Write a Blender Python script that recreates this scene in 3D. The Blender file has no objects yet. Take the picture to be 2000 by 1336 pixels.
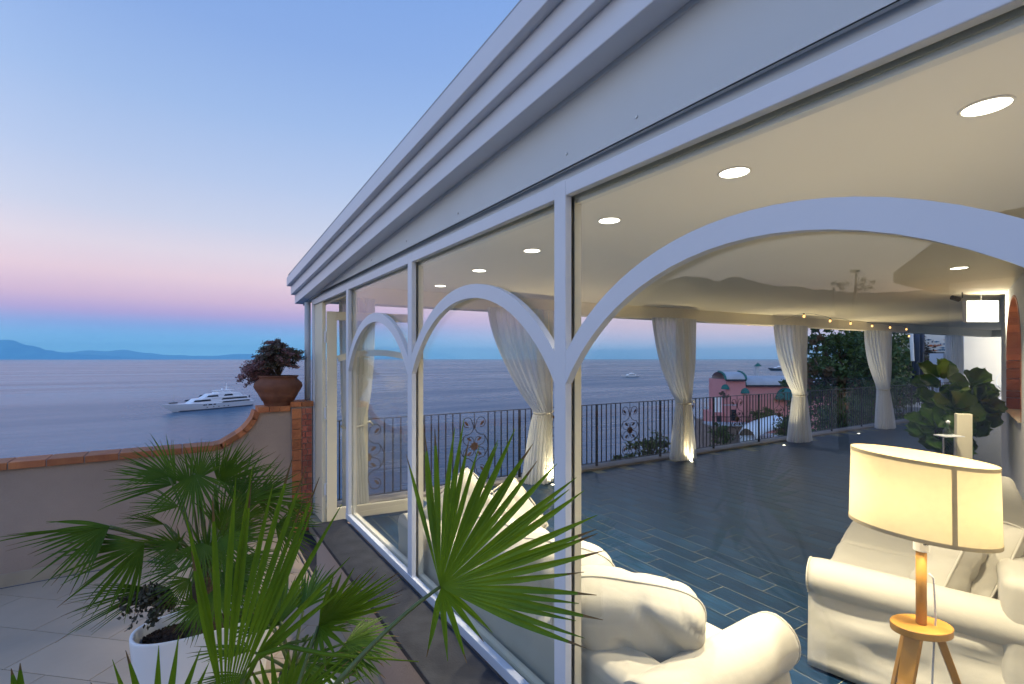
import bpy, math, random
from mathutils import Vector, Matrix, noise as mnoise
R = math.radians
random.seed(7)
scene = bpy.context.scene
COL = scene.collection
FPX = 944.0
YAW = 33.8
FWD = Vector((math.sin(R(YAW)), math.cos(R(YAW)), 0)); RGT = Vector((math.cos(R(YAW)), -math.sin(R(YAW)), 0))
EYE = 1.72
# ------------------------------------------------------------------ camera
cd_ = bpy.data.cameras.new('camera'); cam = bpy.data.objects.new('camera', cd_); COL.objects.link(cam)
cam.location = (0, 0, EYE); cam.rotation_euler = (R(90), 0, R(-YAW))
cd_.lens = 17.0; cd_.sensor_width = 36; cd_.shift_y = 0.0165; cd_.clip_start = 0.05; cd_.clip_end = 200000
scene.camera = cam
# ------------------------------------------------------------------ sky
def lin(c):
    return tuple(((x/255)/12.92 if x/255 <= .04045 else ((x/255+.055)/1.055)**2.4) for x in c) + (1,)
world = bpy.data.worlds.new('World'); scene.world = world; world.use_nodes = True
nt = world.node_tree; nt.nodes.clear()
N = nt.nodes.new; L = nt.links.new
out = N('ShaderNodeOutputWorld'); bg = N('ShaderNodeBackground'); tc = N('ShaderNodeTexCoord'); sep = N('ShaderNodeSeparateXYZ')
L(tc.outputs['Generated'], sep.inputs[0])
asn = N('ShaderNodeMath'); asn.operation = 'ARCSINE'; L(sep.outputs['Z'], asn.inputs[0])
div = N('ShaderNodeMath'); div.operation = 'DIVIDE'; L(asn.outputs[0], div.inputs[0]); div.inputs[1].default_value = R(90)
HAZE = 3.0e-5; HTOP = 1000.0; HCOL = (.075,.20,.40)
def clear(e, c):      # colour of the clear sky above the haze layer that gives colour c seen through it
    a = math.exp(-HAZE*HTOP/math.sin(R(max(e, 1.5)))); c = lin(c)
    return tuple(max(.02, (x-h*(1-a))/a) for x, h in zip(c, HCOL))+(1,)
def ramp(stops, thr=False):
    f = (lambda e, c: clear(e, c)) if thr else (lambda e, c: lin(c))
    stops = [(e, f(e, c)) for e, c in stops]
    r = N('ShaderNodeValToRGB'); cr = r.color_ramp
    while len(cr.elements) > 1: cr.elements.remove(cr.elements[-1])
    cr.elements[0].position = stops[0][0]/90; cr.elements[0].color = stops[0][1]
    for e, c in stops[1:]:
        k = cr.elements.new(e/90); k.color = c
    L(div.outputs[0], r.inputs[0]); return r
rA = ramp([(0, (112,170,213)), (2.2, (112,164,213)), (3.3, (132,160,214)), (4.4, (172,160,208)), (5.8, (205,180,208)),
           (8, (226,203,217)), (10.5, (222,213,227)), (13.5, (202,209,232)), (18, (182,200,234)), (24, (160,188,233)), (31, (140,173,229)), (50, (104,150,224)), (90, (84,128,206))], True)
rB = ramp([(0, (250,190,140)), (4, (250,205,165)), (9, (236,224,208)), (16, (216,220,230)), (26, (192,208,238)), (45, (138,178,240)), (90, (84,128,206))])
rC = ramp([(0, (138,166,206)), (1.0, (150,172,208)), (2.3, (184,182,211)), (3.6, (212,194,213)), (5.5, (224,206,219)), (8, (224,213,225)),
           (11, (212,212,229)), (15, (194,207,233)), (20, (176,198,235)), (27, (152,184,233)), (35, (136,172,230)), (50, (104,150,224)), (90, (84,128,206))], True)
dsd = N('ShaderNodeVectorMath'); dsd.operation = 'DOT_PRODUCT'; L(tc.outputs['Generated'], dsd.inputs[0]); dsd.inputs[1].default_value = (RGT.x, RGT.y, 0)
msd = N('ShaderNodeMapRange'); msd.interpolation_type = 'SMOOTHSTEP'; L(dsd.outputs['Value'], msd.inputs[0]); msd.inputs[1].default_value = -.55; msd.inputs[2].default_value = .50
mxs = N('ShaderNodeMix'); mxs.data_type = 'RGBA'; L(msd.outputs[0], mxs.inputs[0]); L(rA.outputs[0], mxs.inputs[6]); L(rC.outputs[0], mxs.inputs[7])
dot = N('ShaderNodeVectorMath'); dot.operation = 'DOT_PRODUCT'; L(tc.outputs['Generated'], dot.inputs[0]); dot.inputs[1].default_value = (-.96, -.28, 0)   # the afterglow lies to the left, behind the camera
mr = N('ShaderNodeMapRange'); mr.interpolation_type = 'SMOOTHSTEP'; L(dot.outputs['Value'], mr.inputs[0]); mr.inputs[1].default_value = -.2; mr.inputs[2].default_value = 1.0
mx = N('ShaderNodeMix'); mx.data_type = 'RGBA'; L(mr.outputs[0], mx.inputs[0]); L(mxs.outputs[2], mx.inputs[6]); L(rB.outputs[0], mx.inputs[7])
L(mx.outputs[2], bg.inputs[0]); 
glow = N('ShaderNodeMapRange'); L(mr.outputs[0], glow.inputs[0]); glow.inputs[3].default_value = 1.0; glow.inputs[4].default_value = 1.95; L(glow.outputs[0], bg.inputs[1]); L(bg.outputs[0], out.inputs[0])
# ------------------------------------------------------------------ exposure and render settings
vs = scene.view_settings; vs.view_transform = 'Standard'; vs.look = 'None'; vs.gamma = 1; vs.exposure = 0; vs.use_curve_mapping = False
cy = scene.cycles
cy.use_denoising = True; cy.max_bounces = 8; cy.transparent_max_bounces = 24; cy.diffuse_bounces = 4; cy.glossy_bounces = 4; cy.transmission_bounces = 4; cy.volume_bounces = 3
cy.sample_clamp_indirect = 4; cy.caustics_reflective = False; cy.caustics_refractive = False
try: cy.denoiser = 'OPENIMAGEDENOISE'
except Exception: pass

# ------------------------------------------------------------------ pixel -> place helpers
def at(px, py, d): return FWD*d + RGT*((px-1000)/FPX*d) + Vector((0, 0, EYE-(py-701)/FPX*d))
def atz(px, py, z): return at(px, py, (EYE-z)*FPX/(py-701))
def atu(px, py, u):
    k = (px-1000)/FPX; return at(px, py, u/(FWD.y+k*RGT.y))
def atv(px, py, v):
    k = (px-1000)/FPX; return at(px, py, v/(FWD.x+k*RGT.x))
# ------------------------------------------------------------------ materials
MATS = {}
def mat(name, col, rough=.6, var=.0, vscale=5., bump=0., bscale=60., spec=.5, metal=0., sheen=0., col2=None, stretch=(1,1,1), emit=None, es=0, trans=0, coat=0, detail=4, rndobj=0):
    m = bpy.data.materials.new(name); m.use_nodes = True; t = m.node_tree; b = t.nodes['Principled BSDF']
    b.inputs['Roughness'].default_value = rough; b.inputs['Specular IOR Level'].default_value = spec; b.inputs['Metallic'].default_value = metal
    if sheen: b.inputs['Sheen Weight'].default_value = sheen
    if coat: b.inputs['Coat Weight'].default_value = coat
    c = tuple(col)+(1,)
    b.inputs['Base Color'].default_value = c
    tcn = t.nodes.new('ShaderNodeTexCoord'); mp = t.nodes.new('ShaderNodeMapping'); t.links.new(tcn.outputs['Object'], mp.inputs[0]); mp.inputs['Scale'].default_value = stretch
    src = None
    if var or col2:
        nz = t.nodes.new('ShaderNodeTexNoise'); nz.inputs['Scale'].default_value = vscale; nz.inputs['Detail'].default_value = detail; t.links.new(mp.outputs[0], nz.inputs['Vector'])
        rp = t.nodes.new('ShaderNodeValToRGB'); rp.color_ramp.elements[0].position = .3; rp.color_ramp.elements[1].position = .72
        if col2: rp.color_ramp.elements[0].color = c; rp.color_ramp.elements[1].color = tuple(col2)+(1,)
        else:
            rp.color_ramp.elements[0].color = tuple(x*(1-var) for x in col)+(1,); rp.color_ramp.elements[1].color = tuple(min(1, x*(1+var)) for x in col)+(1,)
        t.links.new(nz.outputs[0], rp.inputs[0]); t.links.new(rp.outputs[0], b.inputs['Base Color']); src = rp.outputs[0]
    if rndobj:
        oi = t.nodes.new('ShaderNodeObjectInfo'); hs = t.nodes.new('ShaderNodeHueSaturation')
        ma = t.nodes.new('ShaderNodeMapRange'); ma.inputs[3].default_value = 1-rndobj; ma.inputs[4].default_value = 1+rndobj
        t.links.new(oi.outputs['Random'], ma.inputs[0]); t.links.new(ma.outputs[0], hs.inputs['Value'])
        if src: t.links.new(src, hs.inputs['Color'])
        else: hs.inputs['Color'].default_value = c
        t.links.new(hs.outputs[0], b.inputs['Base Color'])
    if bump:
        nb = t.nodes.new('ShaderNodeTexNoise'); nb.inputs['Scale'].default_value = bscale; nb.inputs['Detail'].default_value = 5; t.links.new(mp.outputs[0], nb.inputs['Vector'])
        bp = t.nodes.new('ShaderNodeBump'); bp.inputs['Strength'].default_value = bump; bp.inputs['Distance'].default_value = .02
        t.links.new(nb.outputs[0], bp.inputs['Height']); t.links.new(bp.outputs[0], b.inputs['Normal'])
    if emit: b.inputs['Emission Color'].default_value = tuple(emit)+(1,); b.inputs['Emission Strength'].default_value = es
    if trans:   # thin translucent sheet: mix in translucent + transparent
        o = t.nodes['Material Output']; tl = t.nodes.new('ShaderNodeBsdfTranslucent'); tl.inputs[0].default_value = c
        m1 = t.nodes.new('ShaderNodeMixShader'); m1.inputs[0].default_value = trans; t.links.new(b.outputs[0], m1.inputs[1]); t.links.new(tl.outputs[0], m1.inputs[2]); t.links.new(m1.outputs[0], o.inputs[0])
        if src: t.links.new(src, tl.inputs[0])
    MATS[name] = m; return m
WHITE = mat('white_enamel', (.66,.69,.76), .38, var=.035, vscale=1.6, bump=.03, bscale=14)
SOFFIT = mat('white_board', (.58,.61,.63), .55, var=.05, vscale=1.3, bump=.03, bscale=10)
PLASTER = mat('ceiling_plaster', (.87,.79,.62), .8, var=.03, vscale=.7, bump=.04, bscale=6)
WALLP = mat('white_render', (.72,.70,.66), .85, var=.05, vscale=1.5, bump=.25, bscale=40)
PARAPET = mat('beige_render', (.40,.30,.235), .9, var=.16, vscale=1.1, detail=8, bump=.35, bscale=70)
PLINTH = mat('pinkish_render', (.40,.31,.265), .9, var=.06, vscale=2, bump=.3, bscale=80)
SKIRT = mat('beige_stone', (.42,.34,.24), .6, var=.12, vscale=3, bump=.1, bscale=30)
TILE = mat('travertine_tile', (.52,.41,.30), .42, col2=(.43,.34,.25), vscale=2.4, bump=.06, bscale=25, detail=7, rndobj=.06)
GROUT = mat('tile_grout', (.13,.11,.10), .9)
DARKST = mat('dark_basalt', (.018,.020,.028), .6, col2=(.038,.041,.052), vscale=9, bump=.12, bscale=120, detail=8, spec=.25)
BRICK = mat('terracotta_brick', (.50,.18,.065), .75, col2=(.36,.11,.045), vscale=7, bump=.4, bscale=45, rndobj=.28)
REDB = mat('dark_red_brick', (.30,.07,.05), .75, col2=(.40,.13,.07), vscale=9, bump=.4, bscale=45, rndobj=.3)
MORTAR = mat('mortar', (.33,.27,.24), .95, var=.1, vscale=20, bump=.3, bscale=90)
TERRA = mat('terracotta_pot', (.13,.048,.028), .85, col2=(.21,.085,.05), vscale=8, bump=.3, bscale=50, detail=7)
IRON = mat('wrought_iron', (.025,.026,.032), .5, var=.3, vscale=30, bump=.15, bscale=150, metal=.4)
RUST = mat('rusty_iron', (.11,.05,.028), .75, col2=(.05,.03,.025), vscale=40, bump=.3, bscale=120)
SOFA = mat('ivory_cotton', (.53,.50,.42), .85, var=.05, vscale=2.5, bump=.30, bscale=7, sheen=.2)
CREAMF = mat('cream_paint', (.74,.68,.52), .45, var=.04, vscale=2, bump=.02, bscale=12)
LINEN = mat('shade_linen', (.82,.71,.46), .9, trans=.22, var=.03, vscale=40)
LINTRIM = mat('shade_trim', (.50,.42,.27), .9, trans=.08)
BAMBOO = mat('bamboo_wood', (.42,.20,.028), .42, col2=(.54,.28,.05), vscale=6, stretch=(1,1,.08), bump=.06, bscale=30, coat=.2)
PWHITE = mat('white_plastic', (.80,.81,.84), .32, var=.02)
SOIL = mat('bark_mulch', (.055,.032,.022), .95, col2=(.02,.013,.01), vscale=60, bump=1., bscale=90)
PALM = mat('palm_blade', (.105,.185,.012), .42, col2=(.045,.105,.012), vscale=7, trans=.28, detail=6, bump=.1, bscale=60, spec=.22)
PALMB = mat('palm_blade_bright', (.17,.28,.012), .42, col2=(.085,.17,.012), vscale=6, trans=.34, bump=.1, bscale=60, spec=.22)
TIPB = mat('dry_leaf_tip', (.16,.10,.035), .8, var=.3, vscale=30)
PETI = mat('palm_stalk', (.10,.13,.03), .5, var=.2, vscale=20)
TRUNK = mat('palm_fibre', (.07,.045,.03), .95, col2=(.12,.085,.05), vscale=20, stretch=(1,1,5), bump=1, bscale=40)
FICUS = mat('fiddle_leaf', (.085,.20,.015), .42, col2=(.045,.125,.014), vscale=5, bump=.25, bscale=16, trans=.15)
BARK = mat('bark', (.07,.05,.035), .95, var=.3, vscale=8, bump=.8, bscale=20)
TREEL = mat('tree_leaf', (.030,.075,.014), .5, col2=(.065,.115,.018), vscale=1.2, trans=.25)
AUTL = mat('russet_leaf', (.13,.055,.02), .6, col2=(.07,.06,.02), vscale=2, trans=.2)
DARKL = mat('olive_dark_leaf', (.045,.05,.028), .6, col2=(.08,.065,.04), vscale=15, trans=.15)
REDL = mat('purple_green_leaf', (.05,.075,.03), .5, col2=(.18,.09,.08), vscale=9, trans=.2)
PINKL = mat('pink_leaf', (.36,.18,.18), .6, col2=(.22,.10,.10), vscale=20, trans=.2)
PINK = mat('pink_stucco', (.62,.27,.27), .9, col2=(.54,.22,.23), vscale=.6, bump=.3, bscale=10)
VAULT = mat('grey_roof', (.42,.45,.50), .8, var=.12, vscale=.8, bump=.2, bscale=5)
GREENC = mat('green_canvas', (.015,.13,.12), .75, var=.12, vscale=3)
STONE = mat('rubble_stone', (.17,.13,.115), .95, col2=(.30,.24,.21), vscale=1.6, bump=1, bscale=3, detail=8)
ROCK = mat('hill_ground', (.05,.065,.03), .95, col2=(.12,.10,.075), vscale=.35, bump=1, bscale=1.5, detail=8)
CHROME = mat('grey_metal', (.45,.45,.45), .3, metal=.9)
HULLW = mat('yacht_white', (.78,.82,.86), .25, var=.02)
HULLB = mat('navy_hull', (.02,.035,.07), .3)
DGLASS = mat('dark_glass', (.012,.018,.03), .12)
BLACK = mat('black_rubber', (.015,.015,.017), .6)
NAVY = mat('navy_canvas', (.03,.045,.085), .8, var=.2, vscale=4)
TILER = mat('roof_tile', (.16,.085,.055), .9, var=.3, vscale=6, bump=.6, bscale=20)
ORANGE = mat('orange_fish', (.55,.16,.04), .6); BLUEF = mat('blue_fish', (.05,.16,.28), .6)

def glass_mat(name, tint=(.97,.985,.98)):
    m = bpy.data.materials.new(name); m.use_nodes = True; t = m.node_tree; t.nodes.clear(); n = t.nodes.new; l = t.links.new
    o = n('ShaderNodeOutputMaterial'); tr = n('ShaderNodeBsdfTransparent'); tr.inputs[0].default_value = tint+(1,)
    gl = n('ShaderNodeBsdfGlossy'); gl.inputs['Roughness'].default_value = 0.0; gl.inputs[0].default_value = (.95,.97,1,1)
    ge = n('ShaderNodeNewGeometry'); d = n('ShaderNodeVectorMath'); d.operation = 'DOT_PRODUCT'; l(ge.outputs['Incoming'], d.inputs[0]); l(ge.outputs['Normal'], d.inputs[1])
    ab = n('ShaderNodeMath'); ab.operation = 'ABSOLUTE'; l(d.outputs['Value'], ab.inputs[0])
    su = n('ShaderNodeMath'); su.operation = 'SUBTRACT'; su.inputs[0].default_value = 1; l(ab.outputs[0], su.inputs[1])
    po = n('ShaderNodeMath'); po.operation = 'POWER'; po.inputs[1].default_value = 5; l(su.outputs[0], po.inputs[0])
    ma = n('ShaderNodeMath'); ma.operation = 'MULTIPLY_ADD'; ma.inputs[1].default_value = .95; ma.inputs[2].default_value = .042; ma.use_clamp = True; l(po.outputs[0], ma.inputs[0])
    mi = n('ShaderNodeMixShader'); l(ma.outputs[0], mi.inputs[0]); l(tr.outputs[0], mi.inputs[1]); l(gl.outputs[0], mi.inputs[2]); l(mi.outputs[0], o.inputs[0])
    return m
GLASS = glass_mat('window_glass')

def sheer_mat():
    m = bpy.data.materials.new('sheer_voile'); m.use_nodes = True; t = m.node_tree; t.nodes.clear()
    o = t.nodes.new('ShaderNodeOutputMaterial'); tr = t.nodes.new('ShaderNodeBsdfTransparent'); di = t.nodes.new('ShaderNodeBsdfDiffuse'); tl = t.nodes.new('ShaderNodeBsdfTranslucent')
    for n in (di, tl): n.inputs[0].default_value = (.84,.86,.88,1)
    a = t.nodes.new('ShaderNodeMixShader'); a.inputs[0].default_value = .5; t.links.new(di.outputs[0], a.inputs[1]); t.links.new(tl.outputs[0], a.inputs[2])
    lw = t.nodes.new('ShaderNodeLayerWeight'); lw.inputs[0].default_value = .35
    rp = t.nodes.new('ShaderNodeMapRange'); rp.inputs[3].default_value = .60; rp.inputs[4].default_value = .97; t.links.new(lw.outputs['Facing'], rp.inputs[0])
    b = t.nodes.new('ShaderNodeMixShader'); t.links.new(rp.outputs[0], b.inputs[0]); t.links.new(tr.outputs[0], b.inputs[1]); t.links.new(a.outputs[0], b.inputs[2]); t.links.new(b.outputs[0], o.inputs[0])
    return m
SHEER = sheer_mat()
def emit_mat(name, col, s):
    m = bpy.data.materials.new(name); m.use_nodes = True; t = m.node_tree; t.nodes.clear()
    o = t.nodes.new('ShaderNodeOutputMaterial'); e = t.nodes.new('ShaderNodeEmission'); e.inputs[0].default_value = tuple(col)+(1,); e.inputs[1].default_value = s; t.links.new(e.outputs[0], o.inputs[0]); return m
E_DOWN = emit_mat('lit_downlight', (1,.93,.78), 9); E_BOX = emit_mat('lit_panel', (1,.93,.74), 6); E_BULB = emit_mat('lit_bulb', (1,.50,.16), 3); E_FLOOR = emit_mat('lit_floor_lens', (1,.9,.66), 12)
E_LAMPB = emit_mat('lit_lamp_bulb', (1,.82,.55), 6)

# sea
def sea_mat():
    m = bpy.data.materials.new('sea_water'); m.use_nodes = True; t = m.node_tree; b = t.nodes['Principled BSDF']
    b.inputs['Base Color'].default_value = (.028,.105,.185,1); b.inputs['IOR'].default_value = 1.33; b.inputs['Roughness'].default_value = .16
    tcn = t.nodes.new('ShaderNodeTexCoord')
    def nz(sc, st, det, rot=0):
        mp = t.nodes.new('ShaderNodeMapping'); mp.inputs['Scale'].default_value = st; mp.inputs['Rotation'].default_value = (0,0,rot); t.links.new(tcn.outputs['Object'], mp.inputs[0])
        n = t.nodes.new('ShaderNodeTexNoise'); n.inputs['Scale'].default_value = sc; n.inputs['Detail'].default_value = det; n.inputs['Roughness'].default_value = .6; t.links.new(mp.outputs[0], n.inputs['Vector']); return n
    a = nz(.9, (.35,1,1), 6, R(YAW)); c = nz(.05, (.3,1,1), 4, R(YAW+7)); g = nz(.011, (.12,1,1), 3, R(YAW-4))
    ad = t.nodes.new('ShaderNodeMath'); ad.operation = 'MULTIPLY_ADD'; ad.inputs[1].default_value = 4.5; t.links.new(c.outputs[0], ad.inputs[0]); t.links.new(a.outputs[0], ad.inputs[2])
    sx_ = t.nodes.new('ShaderNodeSeparateXYZ'); t.links.new(tcn.outputs['Object'], sx_.inputs[0]); le_ = t.nodes.new('ShaderNodeVectorMath'); le_.operation = 'LENGTH'; t.links.new(tcn.outputs['Object'], le_.inputs[0]); dv_ = t.nodes.new('ShaderNodeMath'); dv_.operation = 'DIVIDE'; t.links.new(sx_.outputs[0], dv_.inputs[0]); t.links.new(le_.outputs['Value'], dv_.inputs[1]); wr_ = t.nodes.new('ShaderNodeMapRange'); wr_.interpolation_type = 'SMOOTHSTEP'; wr_.inputs[1].default_value = -.15; wr_.inputs[2].default_value = .45; wr_.inputs[3].default_value = .26; wr_.inputs[4].default_value = 1.1; t.links.new(dv_.outputs[0], wr_.inputs[0])
    bp = t.nodes.new('ShaderNodeBump'); bp.inputs['Strength'].default_value = .8; bp.inputs['Distance'].default_value = .36; t.links.new(ad.outputs[0], bp.inputs['Height']); t.links.new(bp.outputs[0], b.inputs['Normal']); t.links.new(wr_.outputs[0], bp.inputs['Distance'])
    rr = t.nodes.new('ShaderNodeMapRange'); rr.inputs[1].default_value = .38; rr.inputs[2].default_value = .64; rr.inputs[3].default_value = .15; rr.inputs[4].default_value = .27
    t.links.new(g.outputs[0], rr.inputs[0]); 
    h = nz(.035, (.16,1,1), 5, R(YAW+3)); hm = t.nodes.new('ShaderNodeMapRange'); hm.inputs[1].default_value = .35; hm.inputs[2].default_value = .65; hm.inputs[3].default_value = .02; hm.inputs[4].default_value = .17; t.links.new(h.outputs[0], hm.inputs[0])
    w2 = t.nodes.new('ShaderNodeMapRange'); w2.interpolation_type = 'SMOOTHSTEP'; w2.inputs[1].default_value = -.15; w2.inputs[2].default_value = .50; t.links.new(dv_.outputs[0], w2.inputs[0])
    mu = t.nodes.new('ShaderNodeMath'); mu.operation = 'MULTIPLY'; t.links.new(hm.outputs[0], mu.inputs[0]); t.links.new(w2.outputs[0], mu.inputs[1])
    sm = t.nodes.new('ShaderNodeMath'); sm.operation = 'ADD'; t.links.new(mu.outputs[0], sm.inputs[0]); t.links.new(rr.outputs[0], sm.inputs[1]); t.links.new(sm.outputs[0], b.inputs['Roughness'])
    return m
SEA = sea_mat()
def plank_mat():
    m = mat('blue_wood_plank', (.006,.026,.066), .3, col2=(.012,.043,.096), vscale=3, stretch=(1,1,1), bump=.0, detail=6, rndobj=.22)
    t = m.node_tree; b = t.nodes['Principled BSDF']
    tcn = t.nodes.new('ShaderNodeTexCoord'); mp = t.nodes.new('ShaderNodeMapping'); mp.inputs['Scale'].default_value = (26,1.6,1); mp.inputs['Rotation'].default_value = (0,0,0)
    t.links.new(tcn.outputs['Generated'], mp.inputs[0]); t.links.new(tcn.outputs['Object'], mp.inputs[0])
    n = t.nodes.new('ShaderNodeTexNoise'); n.inputs['Scale'].default_value = 2.6; n.inputs['Detail'].default_value = 6; t.links.new(mp.outputs[0], n.inputs['Vector'])
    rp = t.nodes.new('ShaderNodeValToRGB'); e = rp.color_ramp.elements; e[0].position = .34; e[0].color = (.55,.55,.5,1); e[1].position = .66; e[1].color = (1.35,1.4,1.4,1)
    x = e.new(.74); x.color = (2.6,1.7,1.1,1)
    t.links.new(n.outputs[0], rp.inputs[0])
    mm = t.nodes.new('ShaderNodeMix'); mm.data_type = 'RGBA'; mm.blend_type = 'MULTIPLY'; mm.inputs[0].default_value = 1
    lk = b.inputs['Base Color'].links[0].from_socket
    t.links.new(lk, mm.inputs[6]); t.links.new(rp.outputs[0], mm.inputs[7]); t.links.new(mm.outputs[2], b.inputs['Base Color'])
    rr = t.nodes.new('ShaderNodeMapRange'); rr.inputs[3].default_value = .26; rr.inputs[4].default_value = .46; t.links.new(n.outputs[0], rr.inputs[0]); t.links.new(rr.outputs[0], b.inputs['Roughness']); b.inputs['Specular IOR Level'].default_value = .17
    bp = t.nodes.new('ShaderNodeBump'); bp.inputs['Strength'].default_value = .12; bp.inputs['Distance'].default_value = .01; t.links.new(n.outputs[0], bp.inputs['Height']); t.links.new(bp.outputs[0], b.inputs['Normal'])
    return m
PLANK = plank_mat()
PGROUT = mat('plank_grout', (.25,.25,.19), .9, var=.15, vscale=3)

# ------------------------------------------------------------------ mesh building
ORG = {}
def tag(o, label=None, cat=None, group=None, kind=None):
    if label: o['label'] = label
    if cat: o['category'] = cat
    if group: o['group'] = group
    if kind: o['kind'] = kind
    return o
def thing(name, label, cat, loc=(0,0,0), group=None):
    o = bpy.data.objects.new(name, None); COL.objects.link(o); o.location = loc; o.empty_display_size = .1
    ORG[o.name] = Vector(loc); return tag(o, label, cat, group)
class MB:
    def __init__(s): s.v = []; s.f = []
    def add(s, vs, fs):
        n = len(s.v); s.v += [Vector(p) for p in vs]; s.f += [tuple(i+n for i in f) for f in fs]; return s
    def box(s, a, b):
        (x0,y0,z0),(x1,y1,z1) = a, b
        x0,x1 = min(x0,x1),max(x0,x1); y0,y1 = min(y0,y1),max(y0,y1); z0,z1 = min(z0,z1),max(z0,z1)
        return s.add([(x0,y0,z0),(x1,y0,z0),(x1,y1,z0),(x0,y1,z0),(x0,y0,z1),(x1,y0,z1),(x1,y1,z1),(x0,y1,z1)],
                     [(0,3,2,1),(4,5,6,7),(0,1,5,4),(1,2,6,5),(2,3,7,6),(3,0,4,7)])
    def obox(s, c, ax, ay, az, hx, hy, hz):
        c = Vector(c); ax = Vector(ax).normalized()*hx; ay = Vector(ay).normalized()*hy; az = Vector(az).normalized()*hz
        return s.add([c-ax-ay-az, c+ax-ay-az, c+ax+ay-az, c-ax+ay-az, c-ax-ay+az, c+ax-ay+az, c+ax+ay+az, c-ax+ay+az],
                     [(0,3,2,1),(4,5,6,7),(0,1,5,4),(1,2,6,5),(2,3,7,6),(3,0,4,7)])
    def bar(s, p, q, w, h, up=(0,0,1)):
        p = Vector(p); q = Vector(q); d = q-p; up = Vector(up); sd = d.cross(up)
        if sd.length < 1e-6: sd = d.cross(Vector((1,0,0)))
        sd.normalize(); u2 = sd.cross(d).normalized()
        return s.obox((p+q)/2, d, sd, u2, d.length/2, w/2, h/2)
    def tube(s, pts, r, n=8, caps=True, closed=False):
        pts = [Vector(p) for p in pts]; m = len(pts); base = len(s.v)
        rs = r if isinstance(r, (list, tuple)) else [r]*m
        prev = None
        for i, p in enumerate(pts):
            if closed: d = pts[(i+1) % m]-pts[i-1]
            else: d = pts[min(i+1, m-1)]-pts[max(i-1, 0)]
            if d.length < 1e-9: d = Vector((0,0,1))
            d.normalize()
            if prev is None:
                a = d.orthogonal().normalized()
            else:
                a = prev-d*prev.dot(d)
                a = a.normalized() if a.length > 1e-6 else d.orthogonal().normalized()
            prev = a; b = d.cross(a)
            for j in range(n):
                t = 2*math.pi*j/n; s.v.append(p+(a*math.cos(t)+b*math.sin(t))*rs[i])
        for i in range(m if closed else m-1):
            for j in range(n):
                k = (j+1) % n; i2 = (i+1) % m
                s.f.append((base+i*n+j, base+i*n+k, base+i2*n+k, base+i2*n+j))
        if caps and not closed:
            s.f.append(tuple(base+j for j in reversed(range(n)))); s.f.append(tuple(base+(m-1)*n+j for j in range(n)))
        return s
    def lathe(s, prof, c=(0,0,0), n=32, sx=1, sy=1, cap=True):
        c = Vector(c); base = len(s.v); m = len(prof)
        for r, z in prof:
            for j in range(n):
                t = 2*math.pi*j/n; s.v.append(c+Vector((r*math.cos(t)*sx, r*math.sin(t)*sy, z)))
        for i in range(m-1):
            for j in range(n):
                k = (j+1) % n; s.f.append((base+i*n+j, base+i*n+k, base+(i+1)*n+k, base+(i+1)*n+j))
        if cap: s.f.append(tuple(base+j for j in reversed(range(n)))); s.f.append(tuple(base+(m-1)*n+j for j in range(n)))
        return s
    def prism(s, poly, off):
        off = Vector(off); n = len(poly); b = [Vector(p) for p in poly]
        return s.add(b+[p+off for p in b], [tuple(reversed(range(n))), tuple(range(n, 2*n))]+[(i, (i+1) % n, (i+1) % n+n, i+n) for i in range(n)])
    def grid(s, fn, nu, nv, closeu=False):
        base = len(s.v)
        for i in range(nu):
            for j in range(nv): s.v.append(Vector(fn(i/(nu if closeu else nu-1), j/(nv-1))))
        for i in range(nu if closeu else nu-1):
            for j in range(nv-1):
                i2 = (i+1) % nu; s.f.append((base+i*nv+j, base+i2*nv+j, base+i2*nv+j+1, base+i*nv+j+1))
        return s
    def build(s, name, m, parent=None, smooth=False, bevel=0, kind=None, subsurf=0, fix=False):
        o0 = ORG[parent.name] if parent is not None else Vector((0,0,0))
        me = bpy.data.meshes.new(name); me.from_pydata([tuple(p-o0) for p in s.v], [], s.f); me.update()
        if fix:
            import bmesh
            bm = bmesh.new(); bm.from_mesh(me); bmesh.ops.recalc_face_normals(bm, faces=bm.faces); bm.to_mesh(me); bm.free()
        if smooth: me.polygons.foreach_set('use_smooth', [True]*len(me.polygons))
        if m: me.materials.append(m)
        o = bpy.data.objects.new(name, me); COL.objects.link(o)
        if parent is not None: o.parent = parent
        ORG[o.name] = o0
        if bevel:
            bv = o.modifiers.new('b', 'BEVEL'); bv.width = bevel; bv.segments = 2; bv.limit_method = 'ANGLE'; bv.angle_limit = R(40)
        if subsurf:
            sb = o.modifiers.new('s', 'SUBSURF'); sb.levels = subsurf; sb.render_levels = subsurf
        if kind: o['kind'] = kind
        return o
def box(name, a, b, m, parent=None, bevel=0, kind=None): return MB().box(a, b).build(name, m, parent, bevel=bevel, kind=kind)
def copy_tree(o, parent=None, **kw):
    c = o.copy(); COL.objects.link(c); c.parent = parent; ORG[c.name] = ORG.get(o.name, Vector((0,0,0)))
    for ch in list(o.children): copy_tree(ch, c)
    return c
def area(name, loc, size, power, col, direction=(0,0,-1), spread=180, parent=None, shape='DISK'):
    l = bpy.data.lights.new(name, 'AREA'); l.shape = shape; l.size = size; l.energy = power; l.color = col; l.spread = R(spread)
    o = bpy.data.objects.new(name, l); COL.objects.link(o); o.rotation_euler = Vector(direction).to_track_quat('-Z', 'Y').to_euler(); o.location = loc
    if parent is not None: o.parent = parent; o.location = Vector(loc)-ORG[parent.name]
    return o
WARM = (1,.80,.50)
# ================================================================== SETTING
SEAZ = EYE-26.7
S = 60000
MB().add([(-S,-S,SEAZ),(S,-S,SEAZ),(S,S,SEAZ),(-S,S,SEAZ)], [(0,1,2,3)]).build('sea', SEA, kind='structure')

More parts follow.
